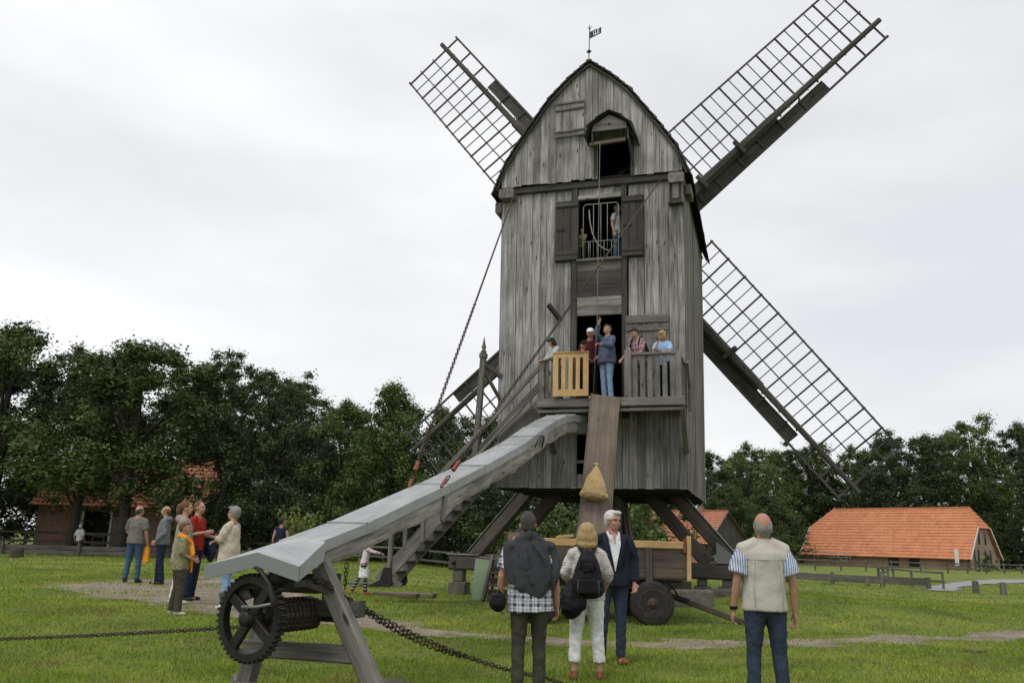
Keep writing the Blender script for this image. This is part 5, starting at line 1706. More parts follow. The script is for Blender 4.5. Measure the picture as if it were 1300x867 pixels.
    # ---- hair
    if hair:
        kind, hm = hair
        Q = []
        if kind == 'short': Q = [hell((0, .03, 1.668), (.083, .09, .098)), hell((0, .05, 1.635), (.078, .06, .08)), hell((0, -.03, 1.725), (.06, .06, .03))]
        elif kind == 'crop': Q = [hell((0, .024, 1.662), (.0805, .09, .1)), hell((0, .045, 1.62), (.074, .058, .075))]
        elif kind == 'ring': Q = [hell((0, .045, 1.622), (.0815, .065, .072)), hell((.06, .015, 1.64), (.023, .06, .055)), hell((-.06, .015, 1.64), (.023, .06, .055)), hell((0, .05, 1.57), (.06, .04, .04))]
        elif kind == 'full': Q = [hell((0, .032, 1.675), (.092, .098, .1)), hell((0, .055, 1.63), (.085, .062, .085)), hell((.02, -.05, 1.735), (.06, .055, .03)), hell((-.06, 0, 1.68), (.03, .06, .05)), hell((.06, 0, 1.68), (.03, .06, .05))]
        elif kind == 'bob': Q = [hell((0, .03, 1.668), (.104, .11, .105)), hell((0, .055, 1.6), (.125, .085, .12)), hell((.085, .02, 1.565), (.045, .07, .11)), hell((-.085, .02, 1.565), (.045, .07, .11)), hell((0, .075, 1.51), (.118, .06, .06))]
        elif kind == 'pony': Q = [hell((0, .03, 1.67), (.088, .1, .1)), hell((0, .1, 1.66), (.06, .07, .06)), hell((0, .13, 1.6), (.05, .05, .09))]
        elif kind == 'bobface': Q = [hell((0, .03, 1.675), (.092, .1, .098)), hell((.068, .01, 1.6), (.034, .07, .09)), hell((-.068, .01, 1.6), (.034, .07, .09)), hell((0, .06, 1.58), (.085, .06, .09)), hell((0, -.05, 1.72), (.07, .055, .035))]
        elif kind == 'cap': Q = [hell((0, .015, 1.69), (.088, .105, .075)), hell((0, -.12, 1.675), (.06, .075, .012))]
        elif kind == 'cap_back': Q = [hell((0, .015, 1.69), (.088, .105, .075)), hell((0, .12, 1.66), (.06, .06, .012))]
        blob('cap' if 'cap' in kind else 'hair', scaled(Q), hm, t, voxel * .8, 3, .012 if kind in ('full', 'short', 'pony') else 0, .03)
    if extra: extra(t, S, U, Hd, scaled, voxel)
    return t

DOWN = (((.235, .03, 1.13), (.255, -.04, .88), None), ((-.235, .03, 1.13), (-.255, -.04, .88), None))

def backpack(t, S, U, scaled, vx, mat='black_nylon', big=1.0):
    k = big
    p = blob('backpack', scaled([tube_geo([U((0, .17, .95)), U((0, .2, 1.0)), U((0, .2, 1.1)), U((0, .19, 1.22)), U((0, .175, 1.34)), U((0, .16, 1.42))], [(.15 * k, .06 * k), (.178 * k, .095 * k), (.172 * k, .1 * k), (.142 * k, .09 * k), (.105 * k, .075 * k), (.07 * k, .05 * k)], 18), box_geo(U((0, .2, 1.3)), (.085 * k, .085 * k, .055 * k))]), mat, t, vx, 5, .03, .1)
    blob('front_pocket', scaled([box_geo(U((0, .29, 1.05)), (.095 * k, .03 * k, .07 * k)), box_geo(U((0, .285, 1.25)), (.06 * k, .02 * k, .05 * k))]), mat, p, vx, 4, .012, .06)
    for s in (1, -1): tubeobj('side_strap', [S @ U((s * .1 * k, .3, 1.12)), S @ U((s * .105 * k, .31, 1.0)), S @ U((s * .1 * k, .27, .93))], [(.012, .005)] * 3, 'charcoal_knit', p, 6)
    for s in (1, -1):
        tubeobj('strap', [S @ U(q) for q in ((s * .05, .17, 1.4), (s * .1, .06, 1.505), (s * .12, -.02, 1.5), (s * .13, -.12, 1.36), (s * .15, -.1, 1.2), (s * .16, .08, 1.08))], [(.022, .008)] * 6, mat, p, 8)

def build_people():
    PI = math.pi
    # --- man in the beige vest, seen from behind, looking up
    def ex(t, S, U, Hd, scaled, vx):
        V = [tube_geo([U((0, 0, .885)), U((0, 0, 1.02)), U((0, 0, 1.14)), U((0, .005, 1.29)), U((0, .012, 1.4)), U((0, .018, 1.47))],
                      [(.208, .165), (.2, .155), (.194, .15), (.2, .148), (.195, .13), (.1, .09)], 20, cap=False),
             tube_geo([U((.2, .012, 1.41)), U((.06, .022, 1.468)), U((-.06, .022, 1.468)), U((-.2, .012, 1.41))], [(.07, .075), (.075, .07), (.075, .07), (.07, .075)], 14),
             ell_geo(U((.17, .012, 1.36)), (.075, .09, .1)), ell_geo(U((-.17, .012, 1.36)), (.075, .09, .1)),
             tube_geo([U((0, .02, 1.45)), U((0, .022, 1.515))], [(.08, .078), (.072, .07)], 14, cap=False)]
        v = blob('vest', scaled(V), 'vest_beige', t, .011, 4, .022, .16)
        tubeobj('yoke_seam', [S @ U(q) for q in ((-.19, .1, 1.33), (-.1, .152, 1.33), (0, .16, 1.328), (.1, .152, 1.33), (.19, .1, 1.33))], .0022, 'khaki_dark', v, 5)
        for s in (1, -1): tubeobj('pleat_seam', [S @ U(q) for q in ((s * .12, .146, 1.33), (s * .13, .15, 1.15), (s * .12, .155, .92))], .003, 'vest_beige', v, 5)
        # wrist watch on his left wrist
        lathe('wrist_watch', [(.03, -.014), (.036, -.014), (.036, .014), (.03, .014)], 'black_nylon', t, Matrix.Translation(S @ U((.275, -.03, .905))), 12)
    person('balding man in beige vest and striped shirt, back turned, right foreground', (2.31, 7.7, 0), PI - .05, 1.72,
           (((.25, .03, 1.14), (.275, -.03, .89), None), ((-.25, .03, 1.14), (-.27, -.02, .88), None)), head=(.1, -.22), feet=((.13, 0, 0), (-.13, .02, 0)), top='shirt_stripe', sleeve=.78, hem=.92, loose=.95, sleeve_k=1.42, build=1.0,
           legs='jeans', hair=('ring', 'hair_grey'), skin='skin_tan', extra=ex, voxel=.01)
    # --- man with charcoal sweater over his shoulders
    def ex(t, S, U, Hd, scaled, vx):
        V = [tube_geo([U((0, .08, 1.48)), U((0, .1, 1.42)), U((.0, .125, 1.32)), U((-.005, .14, 1.2)), U((-.02, .145, 1.1)), U((-.06, .145, 1.02)), U((-.1, .14, .97))], [(.09, .05), (.17, .05), (.19, .04), (.19, .036), (.18, .03), (.14, .026), (.085, .02)], 22),
             ell_geo(U((.15, .02, 1.43)), (.105, .11, .055)), ell_geo(U((-.16, .02, 1.42)), (.115, .11, .06)), tube_geo([U((-.2, .03, 1.42)), U((-.25, .06, 1.28)), U((-.23, .1, 1.14)), U((-.2, .12, 1.03))], [.07, .055, .045, .03], 10), tube_geo([U((.2, .05, 1.4)), U((.22, .09, 1.26)), U((.19, .12, 1.1))], [.06, .045, .025], 10),
             tube_geo([U((.06, .16, 1.42)), U((.05, .185, 1.25)), U((.0, .19, 1.08))], [.018, .016, .01], 8), tube_geo([U((-.02, .15, 1.45)), U((-.13, .17, 1.3)), U((-.17, .165, 1.1))], [.022, .022, .015], 8),
             tube_geo([U((.12, .06, 1.47)), U((0, .1, 1.53)), U((-.12, .06, 1.46))], [.05, .06, .05], 10), tube_geo([U((.07, -.02, 1.5)), U((.05, .06, 1.53)), U((-.05, .06, 1.53)), U((-.07, -.02, 1.5))], [.035, .04, .04, .035], 10)]
        blob('sweater', scaled(V), 'charcoal_knit', t, .010, 6, .03, .22)
        g = blob('shoulder_bag', scaled([ell_geo((.31, .02, .9), (.085, .13, .09)), box_geo((.31, .02, .93), (.06, .11, .05))]), 'black_nylon', t, .011, 4, .015, .08)
        tubeobj('strap', [S @ Vector(q) for q in ((.29, .0, .98), (.27, .03, 1.15), (.2, .03, 1.46), (.1, -.08, 1.44))], [(.02, .006)] * 4, 'black_nylon', g, 8)
    person('cropped dark-haired man in plaid shirt with charcoal sweater over his shoulders, back turned', (0.23, 8.0, 0), PI + .12, 1.68,
           (((.27, .02, 1.15), (.28, -.05, .93), None), ((-.25, .03, 1.13), (-.27, -.04, .86), None)), head=(-.05, .12), lean_side=.05, feet=((.11, .02, 0), (-.11, -.03, 0)), top='plaid_shirt', sleeve=.75, hem=.82, loose=1.22, sleeve_k=1.2, build=1.02,
           legs='olive_trousers', leg_w=1.0, hair=('crop', 'hair_stub'), skin='skin_tan', extra=ex, voxel=.01)
    # --- blonde woman with black backpack
    def ex(t, S, U, Hd, scaled, vx):
        backpack(t, S, U, scaled, .011, big=1.12)
        blob('carried_jacket', scaled([tube_geo([(.16, .16, 1.08), (.2, .2, .94), (.2, .2, .8), (.17, .18, .72)], [(.07, .06), (.11, .08), (.12, .08), (.08, .05)], 12), ell_geo((.11, .2, .86), (.1, .07, .13)), tube_geo([(.25, .16, 1.0), (.29, .17, .86), (.25, .17, .76)], [.05, .06, .03], 10)]), 'black_nylon', t, .011, 3, .06, .1)
    person('blonde woman in cream blouse with black backpack and white trousers, back turned', (0.88, 9.35, 0), PI - .02, 1.62,
           (((.25, -.01, 1.17), (.2, -.2, 1.06), None), ((-.26, .0, 1.17), (-.24, -.16, 1.02), None)), feet=((.14, .0, 0), (-.16, -.02, 0)), top='cream_blouse', sleeve=1.35, hem=.88, loose=1.2, fem=True,
           legs='white_cloth', leg_hem=.17, leg_w=1.16, shoe='shoe_brown', hair=('bob', 'hair_blond'), extra=ex, voxel=.01)
    # --- white-haired man in navy jacket, facing the camera
    def ex(t, S, U, Hd, scaled, vx):
        V = [U((.075, -.105, 1.475)), U((-.075, -.105, 1.475)), U((-.06, -.165, 1.36)), U((-.02, -.192, 1.16)), U((.0, -.195, 1.05)), U((.025, -.192, 1.16)), U((.07, -.165, 1.36))]
        m = MB(); W = [S @ v for v in V]; W2 = [S @ (v + Vector((0, .05, 0))) for v in V]
        m.add(W + W2, [tuple(range(7)), tuple(range(13, 6, -1))] + [(i, i + 7, (i + 1) % 7 + 7, (i + 1) % 7) for i in range(7)])
        sf = m.build('shirt_front', 'shirt_white', t)
        V = [U((.03, -.112, 1.49)), U((-.03, -.112, 1.49)), U((0, -.168, 1.37))]
        m = MB(); m.add([S @ v for v in V] + [S @ (v + Vector((0, .03, 0))) for v in V], [(0, 1, 2), (5, 4, 3), (0, 3, 4, 1), (1, 4, 5, 2), (2, 5, 3, 0)])
        m.build('bare_throat', 'skin_tan', sf)
        for s in (1, -1):
            blob('shirt_collar', scaled([tube_geo([U((s * .03, .05, 1.515)), U((s * .07, -.03, 1.5)), U((s * .06, -.115, 1.45)), U((s * .045, -.145, 1.41))], [(.014, .02)] * 2 + [(.014, .028), (.01, .012)], 8)]), 'shirt_white', sf, .008, 1)
            blob('lapel', scaled([tube_geo([U((s * .1, -.02, 1.485)), U((s * .108, -.125, 1.42)), U((s * .09, -.172, 1.3)), U((s * .05, -.19, 1.1))], [(.03, .016), (.036, .016), (.03, .014), (.02, .012)], 10)]), 'navy_jacket', t, .009, 1)
    person('white-haired man with glasses in navy jacket and jeans, facing the camera', (1.33, 10.7, 0), .05, 1.81,
           (((.265, .03, 1.17), (.245, -.1, .92), (-.7, -.6, 0)), ((-.265, .04, 1.17), (-.25, -.06, .93), None)), head=(.5, .02), feet=((.1, -.02, 0), (-.13, .03, 0)), top='navy_jacket', sleeve=1.96, hem=.88, loose=1.3, build=1.06,
           legs='jeans', shoe='shoe_brown', hair=('full', 'hair_white'), skin='skin_tan', glasses=True, extra=ex, voxel=.01, collar=False)

    V2 = .014
    # --- left group
    def ex(t, S, U, Hd, scaled, vx):
        o = MB()
        V = [(-.34, -.1, .48), (-.18, -.13, .46), (-.22, -.12, .82), (-.32, -.1, .82)]
        W = [(x, y + .07, z) for x, y, z in V]
        o.add([S @ Vector(v) for v in V + W], [(0, 1, 2, 3), (7, 6, 5, 4), (0, 4, 5, 1), (1, 5, 6, 2), (2, 6, 7, 3), (3, 7, 4, 0)])
        g = o.build('orange_bag', 'orange_bag', t)
        tubeobj('bag_handle', [S @ Vector(v) for v in ((-.24, -.08, .82), (-.26, -.07, .9), (-.29, -.07, .82))], .008, 'orange_bag', g, 5)
    person('bald man in grey T-shirt and jeans holding an orange bag, back turned', (-8.74, 20.2, .24), PI - .15, 1.76,
           (((.25, -.02, 1.14), (.2, -.2, 1.05), None), ((-.25, .02, 1.14), (-.27, -.06, .88), None)), head=(-.45, 0), feet=((.14, 0, 0), (-.14, -.04, 0)), top='grey_tee', sleeve=.8, hem=.88, loose=1.15, build=1.06, legs='jeans_mid',
           hair=('ring', 'hair_stub'), extra=ex, voxel=V2)
    person('balding man in grey jacket with hands in pockets, behind the orange bag', (-7.95, 19.8, .24), -PI / 2 + .25, 1.76,
           (((.25, .06, 1.14), (.2, -.12, .96), None), ((-.25, .06, 1.14), (-.2, -.12, .96), None)), feet=((.1, .06, 0), (-.1, -.06, 0)), top='grey_jacket', sleeve=1.9, hem=.88, loose=1.2, legs='navy_cloth', hair=('ring', 'hair_brown'), voxel=V2, hood=True)
    person('woman with tied brown hair in long pale hooded jacket and white trousers', (-5.55, 14.7, .23), PI / 2 + .3, 1.70,
           (((.24, .02, 1.15), (.2, -.12, .95), None), ((-.24, .02, 1.15), (-.2, -.12, .95), None)), feet=((.1, .05, 0), (-.1, -.06, 0)), top='beige_coat', sleeve=1.9, hem=.7, loose=1.25, fem=True, legs='white_cloth', hair=('pony', 'hair_brown'), shoe='shoe_light', voxel=V2, hood=True)
    def ex(t, S, U, Hd, scaled, vx):
        g = blob('dark_bag', scaled([ell_geo((.3, -.12, .95), (.09, .14, .2)), ell_geo((.31, -.1, 1.1), (.08, .12, .12))]), 'black_nylon', t, .016, 2, .02, .1)
        blob('carried_coat', scaled([tube_geo([(.24, -.16, 1.02), (.26, -.2, .84), (.24, -.2, .7)], [(.09, .08), (.1, .09), (.06, .05)], 10)]), 'navy_cloth', t, .016, 2, .02, .1)
    person('man in red top with a dark bag behind the woman in the pale jacket', (-5.62, 15.5, .23), PI / 2 - .1, 1.74,
           (((.25, .0, 1.15), (.22, -.22, 1.12), None), ((-.25, .0, 1.15), (-.16, -.24, 1.2), None)), top='red_cloth', sleeve=.8, hem=.88, legs='navy_cloth', hair=('crop', 'hair_brown'), extra=ex, voxel=V2)
    def ex(t, S, U, Hd, scaled, vx):
        blob('scarf', scaled([tube_geo([U((.09, .08, 1.5)), U((.12, -.03, 1.45)), U((.06, -.13, 1.36)), U((-.04, -.17, 1.24)), U((-.1, -.19, 1.12))], [.05, .06, .065, .06, .05], 10), tube_geo([U((-.1, .08, 1.5)), U((-.12, -.03, 1.46)), U((-.06, -.12, 1.38))], [.05, .055, .05], 10),
                              tube_geo([U((0, -.18, 1.05)), U((.05, -.2, .92)), U((.06, -.2, .8))], [(.07, .035), (.075, .03), (.06, .025)], 10)]), 'orange_cloth', t, .014, 2, .025, .08)
    person('boy in khaki shirt and orange neckerchief in front of the woman in the pale jacket', (-4.98, 13.2, .19), PI / 2 + .35, 1.37,
           (((.23, -.02, 1.15), (.12, -.22, 1.08), None), ((-.23, -.02, 1.15), (-.1, -.24, 1.04), None)), feet=((.1, .05, 0), (-.1, -.06, 0)), top='khaki', sleeve=1.0, hem=.84, loose=1.2, legs='khaki_dark', leg_w=1.2, hair=('short', 'hair_brown'), shoe='shoe_light', extra=ex, voxel=V2)
    person('grey-haired woman in cream jacket with folded arms, looking left', (-4.64, 14.4, .19), -PI / 2 - .2, 1.66,
           (((.25, -.06, 1.18), (-.02, -.26, 1.2), (0, .3, -1)), ((-.25, -.06, 1.18), (.02, -.25, 1.15), (0, .3, -1))), feet=((.09, .04, 0), (-.09, -.05, 0)), top='cream_coat', sleeve=1.95, hem=.74, loose=1.3, fem=True, legs='jeans_light', hair=('full', 'hair_grey'), shoe='shoe_light', voxel=V2, head=(0, -.08))
    person('dark-haired person in sleeveless navy vest standing behind the beam', (-6.81, 25.8, .24), PI - .1, 1.68, DOWN, top='navy_cloth', sleeve=0, hem=.88, legs='black_cloth', hair=('short', 'hair_dark'), voxel=V2, head=(-.5, 0))
    person('girl in pale dress and striped leggings pushing the stair post', (-3.42, 20.8, .1), PI / 2 + .1, 1.30,
           (((.2, -.22, 1.36), (.12, -.46, 1.34), (0, 0, -1)), ((-.2, -.22, 1.36), (-.1, -.46, 1.36), (0, 0, -1))), lean=.16, feet=((.1, .32, 0), (-.08, -.12, 0)), top='pink_white', sleeve=1.9, hem=.9, fem=True, legs='sock_stripe', skirt=('white_cloth', .5), hair=('pony', 'hair_brown'), shoe='shoe_red', voxel=V2)
    person('elderly man in white shirt sitting on the edging by the shady yard', (-20.9, 41.9, .0), PI - .2, 1.7,
           (((.25, .05, 1.15), (.27, -.02, .95), None), ((-.25, .05, 1.15), (-.25, -.1, .93), None)), feet=((.12, -.42, .0), (-.12, -.42, .0)), knees=((.12, -.42, .5), (-.12, -.42, .5)), top='shirt_white', sleeve=.9, hem=.9, legs='khaki_dark', hair=('short', 'hair_white'), voxel=.018)
    # --- people on the mill balcony (floor at 4.468 m)
    def onmill(u, w, z=4.468): p = mw(u, w, z); return (p.x, p.y, p.z)
    mr = MILL_RZ
    V3 = .013
    person('man in blue fleece and jeans pulling the hoist rope on the balcony', onmill(.56, -.82), mr - .6, 1.74,
           (((.25, -.16, 1.2), (.2, -.4, 1.2), (0, 0, -1)), ((-.14, -.2, 1.52), (-.05, -.2, 1.76), (0, -1, 0))), head=(.1, -.1), top='blue_fleece', sleeve=1.9, hem=.84, loose=1.3, build=1.05, legs='jeans_light', hair=('short', 'hair_stub'), voxel=V3)
    person('man with white cap and dark red top standing in the mill door', onmill(.12, -.5), mr + .05, 1.76, (((.24, .0, 1.15), (.15, -.15, 1.0), None), ((-.24, .0, 1.15), (-.2, -.1, .95), None)), head=(0, .25), top='maroon', sleeve=.9, hem=.88, legs='black_cloth', hair=('cap', 'white_cloth'), voxel=V3)
    person('child in dark cap standing in front of the white-capped man', onmill(.04, -.92), mr + .2, 1.36, (((.22, -.05, 1.15), (.15, -.25, 1.2), None), ((-.22, -.05, 1.15), (-.15, -.25, 1.2), None)), head=(.1, .3), top='maroon', sleeve=.9, legs='black_cloth', hair=('cap', 'black_cloth'), voxel=V3)
    person('dark-haired child in grey top leaning over the balcony rail left of the pine gate', onmill(-.5, -.98), mr - .9, 1.45, (((.2, -.25, 1.22), (.12, -.48, 1.2), (0, 0, -1)), ((-.2, -.25, 1.22), (-.12, -.48, 1.2), (0, 0, -1))), lean=.3, head=(0, .25), top='light_grey', sleeve=1.9, legs='camo', hair=('bobface', 'hair_dark'), voxel=V3)
    def ex(t, S, U, Hd, scaled, vx): backpack(t, S, U, scaled, .014, big=.9)
    person('dark-haired child in checked shirt with backpack leaning on the balcony rail', onmill(1.32, -.9), mr - .55, 1.6, (((.22, -.2, 1.16), (.05, -.34, 1.06), (0, 0, -1)), ((-.22, -.2, 1.16), (-.2, -.42, 1.08), (0, 0, -1))), lean=.28, head=(-.2, .3), top='check_red', sleeve=.9, legs='camo', hair=('short', 'hair_dark'), extra=ex, voxel=V3)
    person('blond child in pale blue shirt resting chin on hand at the balcony rail', onmill(1.82, -.93), mr - .05, 1.5, (((.2, -.22, 1.18), (.02, -.34, 1.2), (0, 0, 1)), ((-.2, -.26, 1.2), (-.07, -.24, 1.46), (0, 0, 1))), lean=.14, head=(-.25, .3), top='pale_blue', sleeve=.8, legs='navy_cloth', hair=('bobface', 'hair_blond'), voxel=V3)
    person('person in white shirt standing inside the upper hatch behind the grille', onmill(.62, .35, 7.98), mr + PI / 2 - .4, 1.6, DOWN, top='light_grey', sleeve=.7, legs='jeans_mid', hair=('short', 'hair_grey'), voxel=V3)
    person('child half hidden at the left inside the upper hatch', onmill(-.27, .34, 7.98), mr - .3, 1.05, (((.2, -.2, 1.1), (.15, -.35, 1.2), None), ((-.2, -.2, 1.1), (-.15, -.35, 1.2), None)), top='khaki', sleeve=1.8, legs='khaki_dark', hair=('short', 'hair_brown'), voxel=V3)
build_people()

# ------------------------------------------------------------------ vegetation
def leaf_mesh(name, P, N, size, tint, mat, rng):
    """diamond leaf faces at P facing N"""
    n = len(P)
    r = rng.normal(size=(n, 3))
    a = np.cross(N, r); a /= np.linalg.norm(a, axis=1)[:, None] + 1e-9
    b = np.cross(N, a)
    s = size[:, None]
    V = np.stack([P - a * s, P - b * s * .55 + N * s * .12, P + a * s, P + b * s * .55 + N * s * .12], 1).reshape(-1, 3)
    me = bpy.data.meshes.new(name)
    me.vertices.add(n * 4); me.vertices.foreach_set('co', V.astype(np.float32).ravel())
    me.loops.add(n * 4); me.loops.foreach_set('vertex_index', np.arange(n * 4, dtype=np.int32))
    me.polygons.add(n); me.polygons.foreach_set('loop_start', np.arange(0, n * 4, 4, dtype=np.int32))
    at = me.attributes.new('tint', 'FLOAT', 'POINT')
    at.data.foreach_set('value', np.repeat(tint, 4).astype(np.float32))
    me.materials.append(MAT[mat]); me.update()
    return me

def crown_geo(seed, rad, z0, z1, nclump, nleaf, leaf, shape):
    """clumps of leaves spread through an uneven crown; returns points, normals, sizes, tints, clump centres"""
    g = np.random.default_rng(seed)
    C = []; RR = []
    lob = g.random(5) * 6.28; la = .12 + .16 * g.random(5)
    while len(C) < nclump:
        h = g.random()
        prof = {'round': math.sin(math.pi * min(1, .12 + .88 * h) ** .8) ** .6, 'cone': (1.05 - h) ** .6 * min(1, .5 + h * 2.2), 'tall': math.sin(math.pi * (.1 + .85 * h)) ** .5}[shape]
        th = g.random() * 6.283
        k = prof * rad * (1 + sum(a * math.sin((i + 1) * th + l + 3 * h) for i, (a, l) in enumerate(zip(la, lob))))
        q = g.random() ** .42
        C.append((k * q * math.cos(th), k * q * math.sin(th), z0 + (z1 - z0) * h + g.normal() * .25)); RR.append(rad * (.11 + .13 * g.random()) * (1.2 - .45 * h))
    C = np.array(C); RR = np.array(RR)
    ci = g.integers(0, nclump, nleaf)
    d = g.normal(size=(nleaf, 3)); d /= np.linalg.norm(d, axis=1)[:, None]
    rr = RR[ci] * np.abs(.45 + .42 * g.normal(size=nleaf))
    P = C[ci] + d * rr[:, None] * np.array([1.1, 1.1, .95])
    N = d * .7 + np.array([0, 0, .5]) + g.normal(size=(nleaf, 3)) * .45
    N /= np.linalg.norm(N, axis=1)[:, None]
    size = leaf * (.6 + .8 * g.random(nleaf))
    ctint = g.random(nclump)
    tint = np.clip(.25 + .5 * ctint[ci] + .18 * g.normal(size=nleaf), 0, 1)
    return P, N, size, tint, C

VAR = []
def build_variants():
    specs = [(1, 3.7, .9, 11.7, 190, 42000, .085, 'round', 'leaf_dark'), (2, 3.3, .8, 11.9, 180, 42000, .085, 'tall', 'leaf_dark'), (3, 3.9, .6, 11.8, 200, 44000, .085, 'cone', 'leaf_mid'),
             (4, 3.6, 1.2, 11.7, 130, 27000, .088, 'round', 'leaf_mid'), (5, 3.4, .8, 11.9, 160, 36000, .085, 'tall', 'leaf_light'), (6, 3.8, .6, 11.6, 200, 42000, .085, 'round', 'leaf_dark'),
             (7, 3.8, 3.3, 11.7, 150, 34000, .088, 'round', 'leaf_mid'), (8, 3.6, 3.6, 11.8, 150, 34000, .085, 'tall', 'leaf_dark')]
    for seed, rad, z0, z1, nc, nl, lf, shp, mat in specs:
        P, N, s, t, C = crown_geo(seed, rad, z0, z1, nc, nl, lf, shp)
        crown = leaf_mesh('crown', P, N, s, t, mat, np.random.default_rng(seed + 50))
        g = random.Random(seed)
        m = MB()
        m.tube([(0, 0, -.3), (.05, .02, 1.5), (-.08, .06, 4), (.1, 0, 7), (.05, .05, 10)], [.34, .26, .21, .13, .04], 9)
        for i in range(11):
            c = C[g.randrange(len(C))]
            z = min(max(1.4, c[2] * .62 - .4), 8.0)
            m.tube([(0, 0, z), (c[0] * .45, c[1] * .45, z + (c[2] - z) * .5), tuple(c)], [.11, .07, .02], 6)
        trunk = mesh_of('trunk', m.v, m.f, 'bark', True)
        VAR.append((trunk, crown))
build_variants()

def tree(name, label, x, y, h, w, var, rz, group):
    """h overall height, w crown radius"""
    trunk, crown = VAR[var]
    t = thing(name, label, 'tree', (x, y, gz(x, y)), rz, group)
    S = Matrix.Diagonal((w / 3.6, w / 3.6, h / 12.2, 1))
    link('trunk', trunk, t, S)
    link('crown', crown, t, S)

def bush(name, label, x, y, h, w, mat, n=2600, leaf=.07, seed=1, spiky=False, group=None):
    t = thing(name, label, 'bush', (x, y, gz(x, y)), 0, group)
    g = np.random.default_rng(seed)
    if spiky:
        k = 60
        th = g.random(k) * 6.28; el = .25 + .6 * g.random(k)
        ci = g.integers(0, k, n); q = g.random(n)
        ln = h * (.6 + .5 * g.random(k))
        P = np.stack([np.cos(th[ci]) * q * ln[ci] * el[ci] * w / h, np.sin(th[ci]) * q * ln[ci] * el[ci] * w / h, q * ln[ci]], -1) + g.normal(size=(n, 3)) * .04
        N = g.normal(size=(n, 3)); N /= np.linalg.norm(N, axis=1)[:, None]
        me = leaf_mesh('foliage', P, N, leaf * (.6 + .8 * g.random(n)), np.clip(q, 0, 1), mat, g)
    else:
        P, N, s, ti, C = crown_geo(seed, w, .15, h, 26, n, leaf, 'round')
        me = leaf_mesh('foliage', P, N, s, ti, mat, g)
    link('foliage', me, t)
    m = MB()
    for i in range(5):
        a = i * 1.26
        m.tube([(0, 0, -.1), (.2 * w * math.cos(a), .2 * w * math.sin(a), h * .4), (.4 * w * math.cos(a), .4 * w * math.sin(a), h * .75)], [.035, .025, .01], 5)
    m.build('stems', 'bark', t)

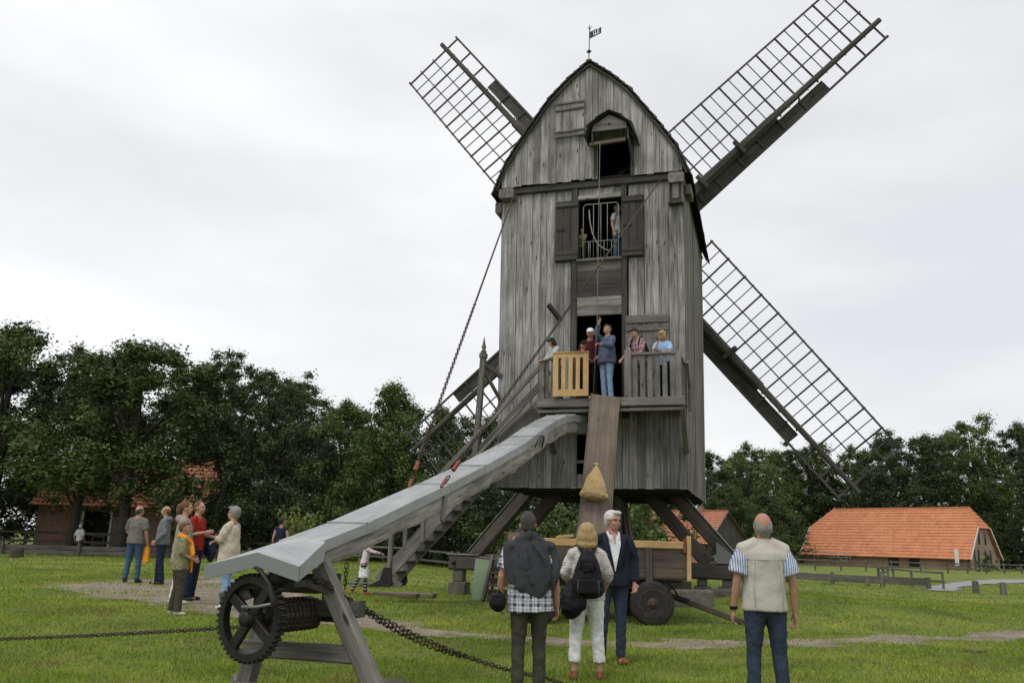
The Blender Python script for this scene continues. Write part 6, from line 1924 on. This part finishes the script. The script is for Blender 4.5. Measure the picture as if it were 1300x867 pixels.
def build_trees():
    GL, GR = 'trees along the left meadow edge', 'trees behind the barn and mill'
    # (x, y, height, radius, variant)
    left = [(-29.9, 44, 11.4, 4.2, 7, 'tall dark tree at the left edge of the picture'),
            (-25.6, 42, 11.8, 4.0, 6, 'tall loose tree whose thin crown lets sky through, second from the left edge'),
            (-21.8, 43, 10.8, 3.0, 7, 'narrow dark tree between the loose tree and the broad green one'),
            (-18.8, 41.6, 11.0, 4.4, 6, 'broad bright green tree behind the man with the orange bag'),
            (-14.4, 42.5, 10.3, 3.3, 1, 'dark tree behind the woman in the cream jacket'),
            (-11.7, 43.5, 9.3, 2.6, 5, 'dark rounded tree right of the cream jacket, above the bush'),
            (-9.0, 45.5, 8.6, 2.7, 3, 'lower tree standing in the dip of the left tree line'),
            (-6.3, 44, 9.3, 3.0, 2, 'green pointed tree left of the lower left sail'),
            (-3.6, 45, 8.6, 2.7, 5, 'dark tree behind the lower left sail tip'),
            (-.9, 46, 8.1, 2.7, 0, 'dark tree beside the mill wall, behind the stair'),
            (-27, 54, 13.0, 4.5, 5, 'dark tree rising behind the brick farmhouse'),
            (-20.5, 55, 12.4, 4.2, 0, 'dark tree of the second row above the farmhouse roof'),
            (-15.5, 54, 11.6, 4.2, 1, 'shaded tree of the second row behind the cream jacket'),
            (-10.8, 55, 10.0, 3.6, 0, 'shaded tree of the second row in the dip'),
            (-6.6, 54, 10.0, 3.6, 5, 'shaded tree of the second row left of the mill'),
            (-2.0, 55, 9.4, 3.6, 1, 'shaded tree of the second row beside the stair'),
            (2.8, 56, 8.6, 3.8, 0, 'tree seen under the mill body, left of the post'),
            (6.2, 57, 8.2, 3.0, 5, 'tree seen under the mill body, right of the post'),
            (7.7, 62, 8.2, 2.9, 2, 'green tree seen between the post and the right braces'),
            (-33.5, 50, 12.0, 4.4, 1, 'dark tree just beyond the left edge of the farmhouse yard')]
    for i, (x, y, h, w, v) in enumerate([(-37.5, 60, 13.0, 5, 5), (-31, 63, 13.5, 5, 0), (-24, 64, 12.5, 5, 5), (-17, 63, 12, 5, 1), (-11, 64, 9.6, 4.6, 0), (-5, 64, 10, 4.6, 5), (1, 65, 9.4, 4.6, 1), (7, 66, 9.2, 4.6, 0), (9.0, 70, 8.6, 3.2, 5)]):
        left.append((x, y, h, w, v, 'shaded tree of the rearmost left row, number %s from the left' % ('one', 'two', 'three', 'four', 'five', 'six', 'seven', 'eight', 'nine')[i]))
    rr = random.Random(5)
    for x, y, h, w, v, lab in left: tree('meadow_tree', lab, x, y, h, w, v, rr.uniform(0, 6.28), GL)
    right = [(25.5, 107, 14.5, 5.2, 5, 'dark tree just right of the mill wall'),
             (30.2, 106, 15.5, 5.0, 3, 'grey green tree right of the mill, behind the lower right sail boards'),
             (38.6, 121, 16.4, 5.4, 2, 'yellowish green tree behind the middle of the lower right sail'),
             (44.4, 122, 17.6, 5.6, 4, 'light green tree behind the outer part of the lower right sail'),
             (50.2, 122, 17.6, 5.6, 3, 'tree behind the tip of the lower right sail'),
             (51.5, 112, 18.2, 5.8, 1, 'dark tree behind the middle of the barn ridge'),
             (56.8, 113, 18.6, 5.6, 5, 'dark tree behind the right end of the barn ridge'),
             (62.8, 112, 20.8, 5.8, 4, 'tallest pale green tree at the upper right'),
             (68.5, 111, 20.0, 5.6, 0, 'dark tree at the right edge of the picture'),
             (64.8, 101, 13.0, 5.0, 1, 'dark tree close beside the barn gable'),
             (33, 120, 15.6, 6, 0, 'shaded tree of the back row right of the house'), (44, 123, 17.2, 6, 1, 'shaded tree of the back row over the barn left end'),
             (55, 124, 18.6, 6, 0, 'shaded tree of the back row over the barn middle'), (66, 124, 21, 6.4, 5, 'shaded tree of the back row at the right'),
             (74, 112, 19.0, 6, 1, 'dark tree beyond the right edge of the barn yard'), (19.0, 110, 13.0, 5.5, 0, 'dark tree hidden mostly by the mill wall'),
             (30.6, 100, 8.6, 3.8, 5, 'low dark tree between the gabled house and the barn'), (26.0, 99, 9.5, 4.0, 0, 'low dark tree behind the gabled house roof'),
             (31.5, 113, 11.0, 4.4, 1, 'low dark tree at the left end of the barn')]
    for i, (x, y, h, w, v) in enumerate([(24, 130, 13, 6, 5), (36, 136, 14.5, 6.5, 0), (48, 138, 16, 6.5, 1), (59, 139, 17, 6.5, 5), (70, 138, 19, 6.5, 0), (81, 136, 20, 6.5, 1)]):
        right.append((x, y, h, w, v, 'shaded tree of the rearmost right row, number %s from the left' % ('one', 'two', 'three', 'four', 'five', 'six')[i]))
    for i, (x, y) in enumerate([(47, 119), (53, 118), (59, 117), (65, 115), (71, 117), (39, 116), (33, 115), (27, 113)]):
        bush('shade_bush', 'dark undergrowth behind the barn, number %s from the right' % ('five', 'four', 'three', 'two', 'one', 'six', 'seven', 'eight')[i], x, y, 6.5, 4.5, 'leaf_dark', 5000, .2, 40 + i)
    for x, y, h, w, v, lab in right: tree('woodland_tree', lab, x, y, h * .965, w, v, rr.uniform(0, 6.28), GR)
    bush('willow_bush', 'light yellow green bush behind the person in the navy vest', -9.0, 37.0, 2.3, 1.5, 'leaf_yellow', 2600, .06, 3, True)
    bush('leafy_bush', 'bright green leafy bush seen just left of the brown slide', 1.0, 33.0, 2.5, 2.2, 'leaf_light', 5000, .08, 4)
    bush('leafy_bush', 'round green bush seen between the mill post and the cart rail', 7.2, 44.0, 4.2, 3.0, 'leaf_light', 7000, .1, 5)
    tree('woodland_tree', 'dark tree behind the gabled house roof ridge', 13.0, 112, 12.5, 5.5, 5, 1.0, GR)
    bush('garden_shrub', 'small shrub growing against the dark house gable', 19.5, 77, 2.6, .9, 'leaf_mid', 2000, .09, 6)
    bush('garden_shrub', 'yellow green shrub by the left end of the barn wall', 34.5, 104, 2.6, 1.6, 'leaf_yellow', 2200, .12, 7)
    bush('garden_shrub', 'low shrub beside the white sign panel', 51.0, 90.5, 1.7, 1.2, 'leaf_mid', 1600, .1, 8)
    bush('garden_shrub', 'tall loose shrub right of the gabled house', 25.6, 84, 4.0, 1.8, 'leaf_light', 3000, .12, 9)
    bush('shade_bush', 'dark undergrowth at the very left edge beside the farmhouse', -34.0, 51, 4.0, 4.5, 'leaf_dark', 9000, .14, 61)
    bush('shade_bush', 'dark hedge of undergrowth far behind the left edge of the farmhouse', -39, 58, 6.0, 6.0, 'leaf_dark', 12000, .16, 62)
    bush('shade_bush', 'dark undergrowth under the far left trees', -31.0, 46.0, 2.8, 3.4, 'leaf_dark', 5000, .12, 10)
    for i, (x, y, lab) in enumerate([(-15.8, 46.5, 'dark undergrowth behind the man with the orange bag'), (-13.0, 47, 'dark undergrowth behind the cream jacket'), (-9.5, 48, 'dark undergrowth behind the navy vest'), (-5.2, 47.5, 'dark undergrowth left of the stair foot'), (-1.0, 48.5, 'dark undergrowth right of the stair'), (3.5, 49.5, 'dark undergrowth under the mill body')]):
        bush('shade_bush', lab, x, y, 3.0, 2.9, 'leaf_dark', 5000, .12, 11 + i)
build_trees()
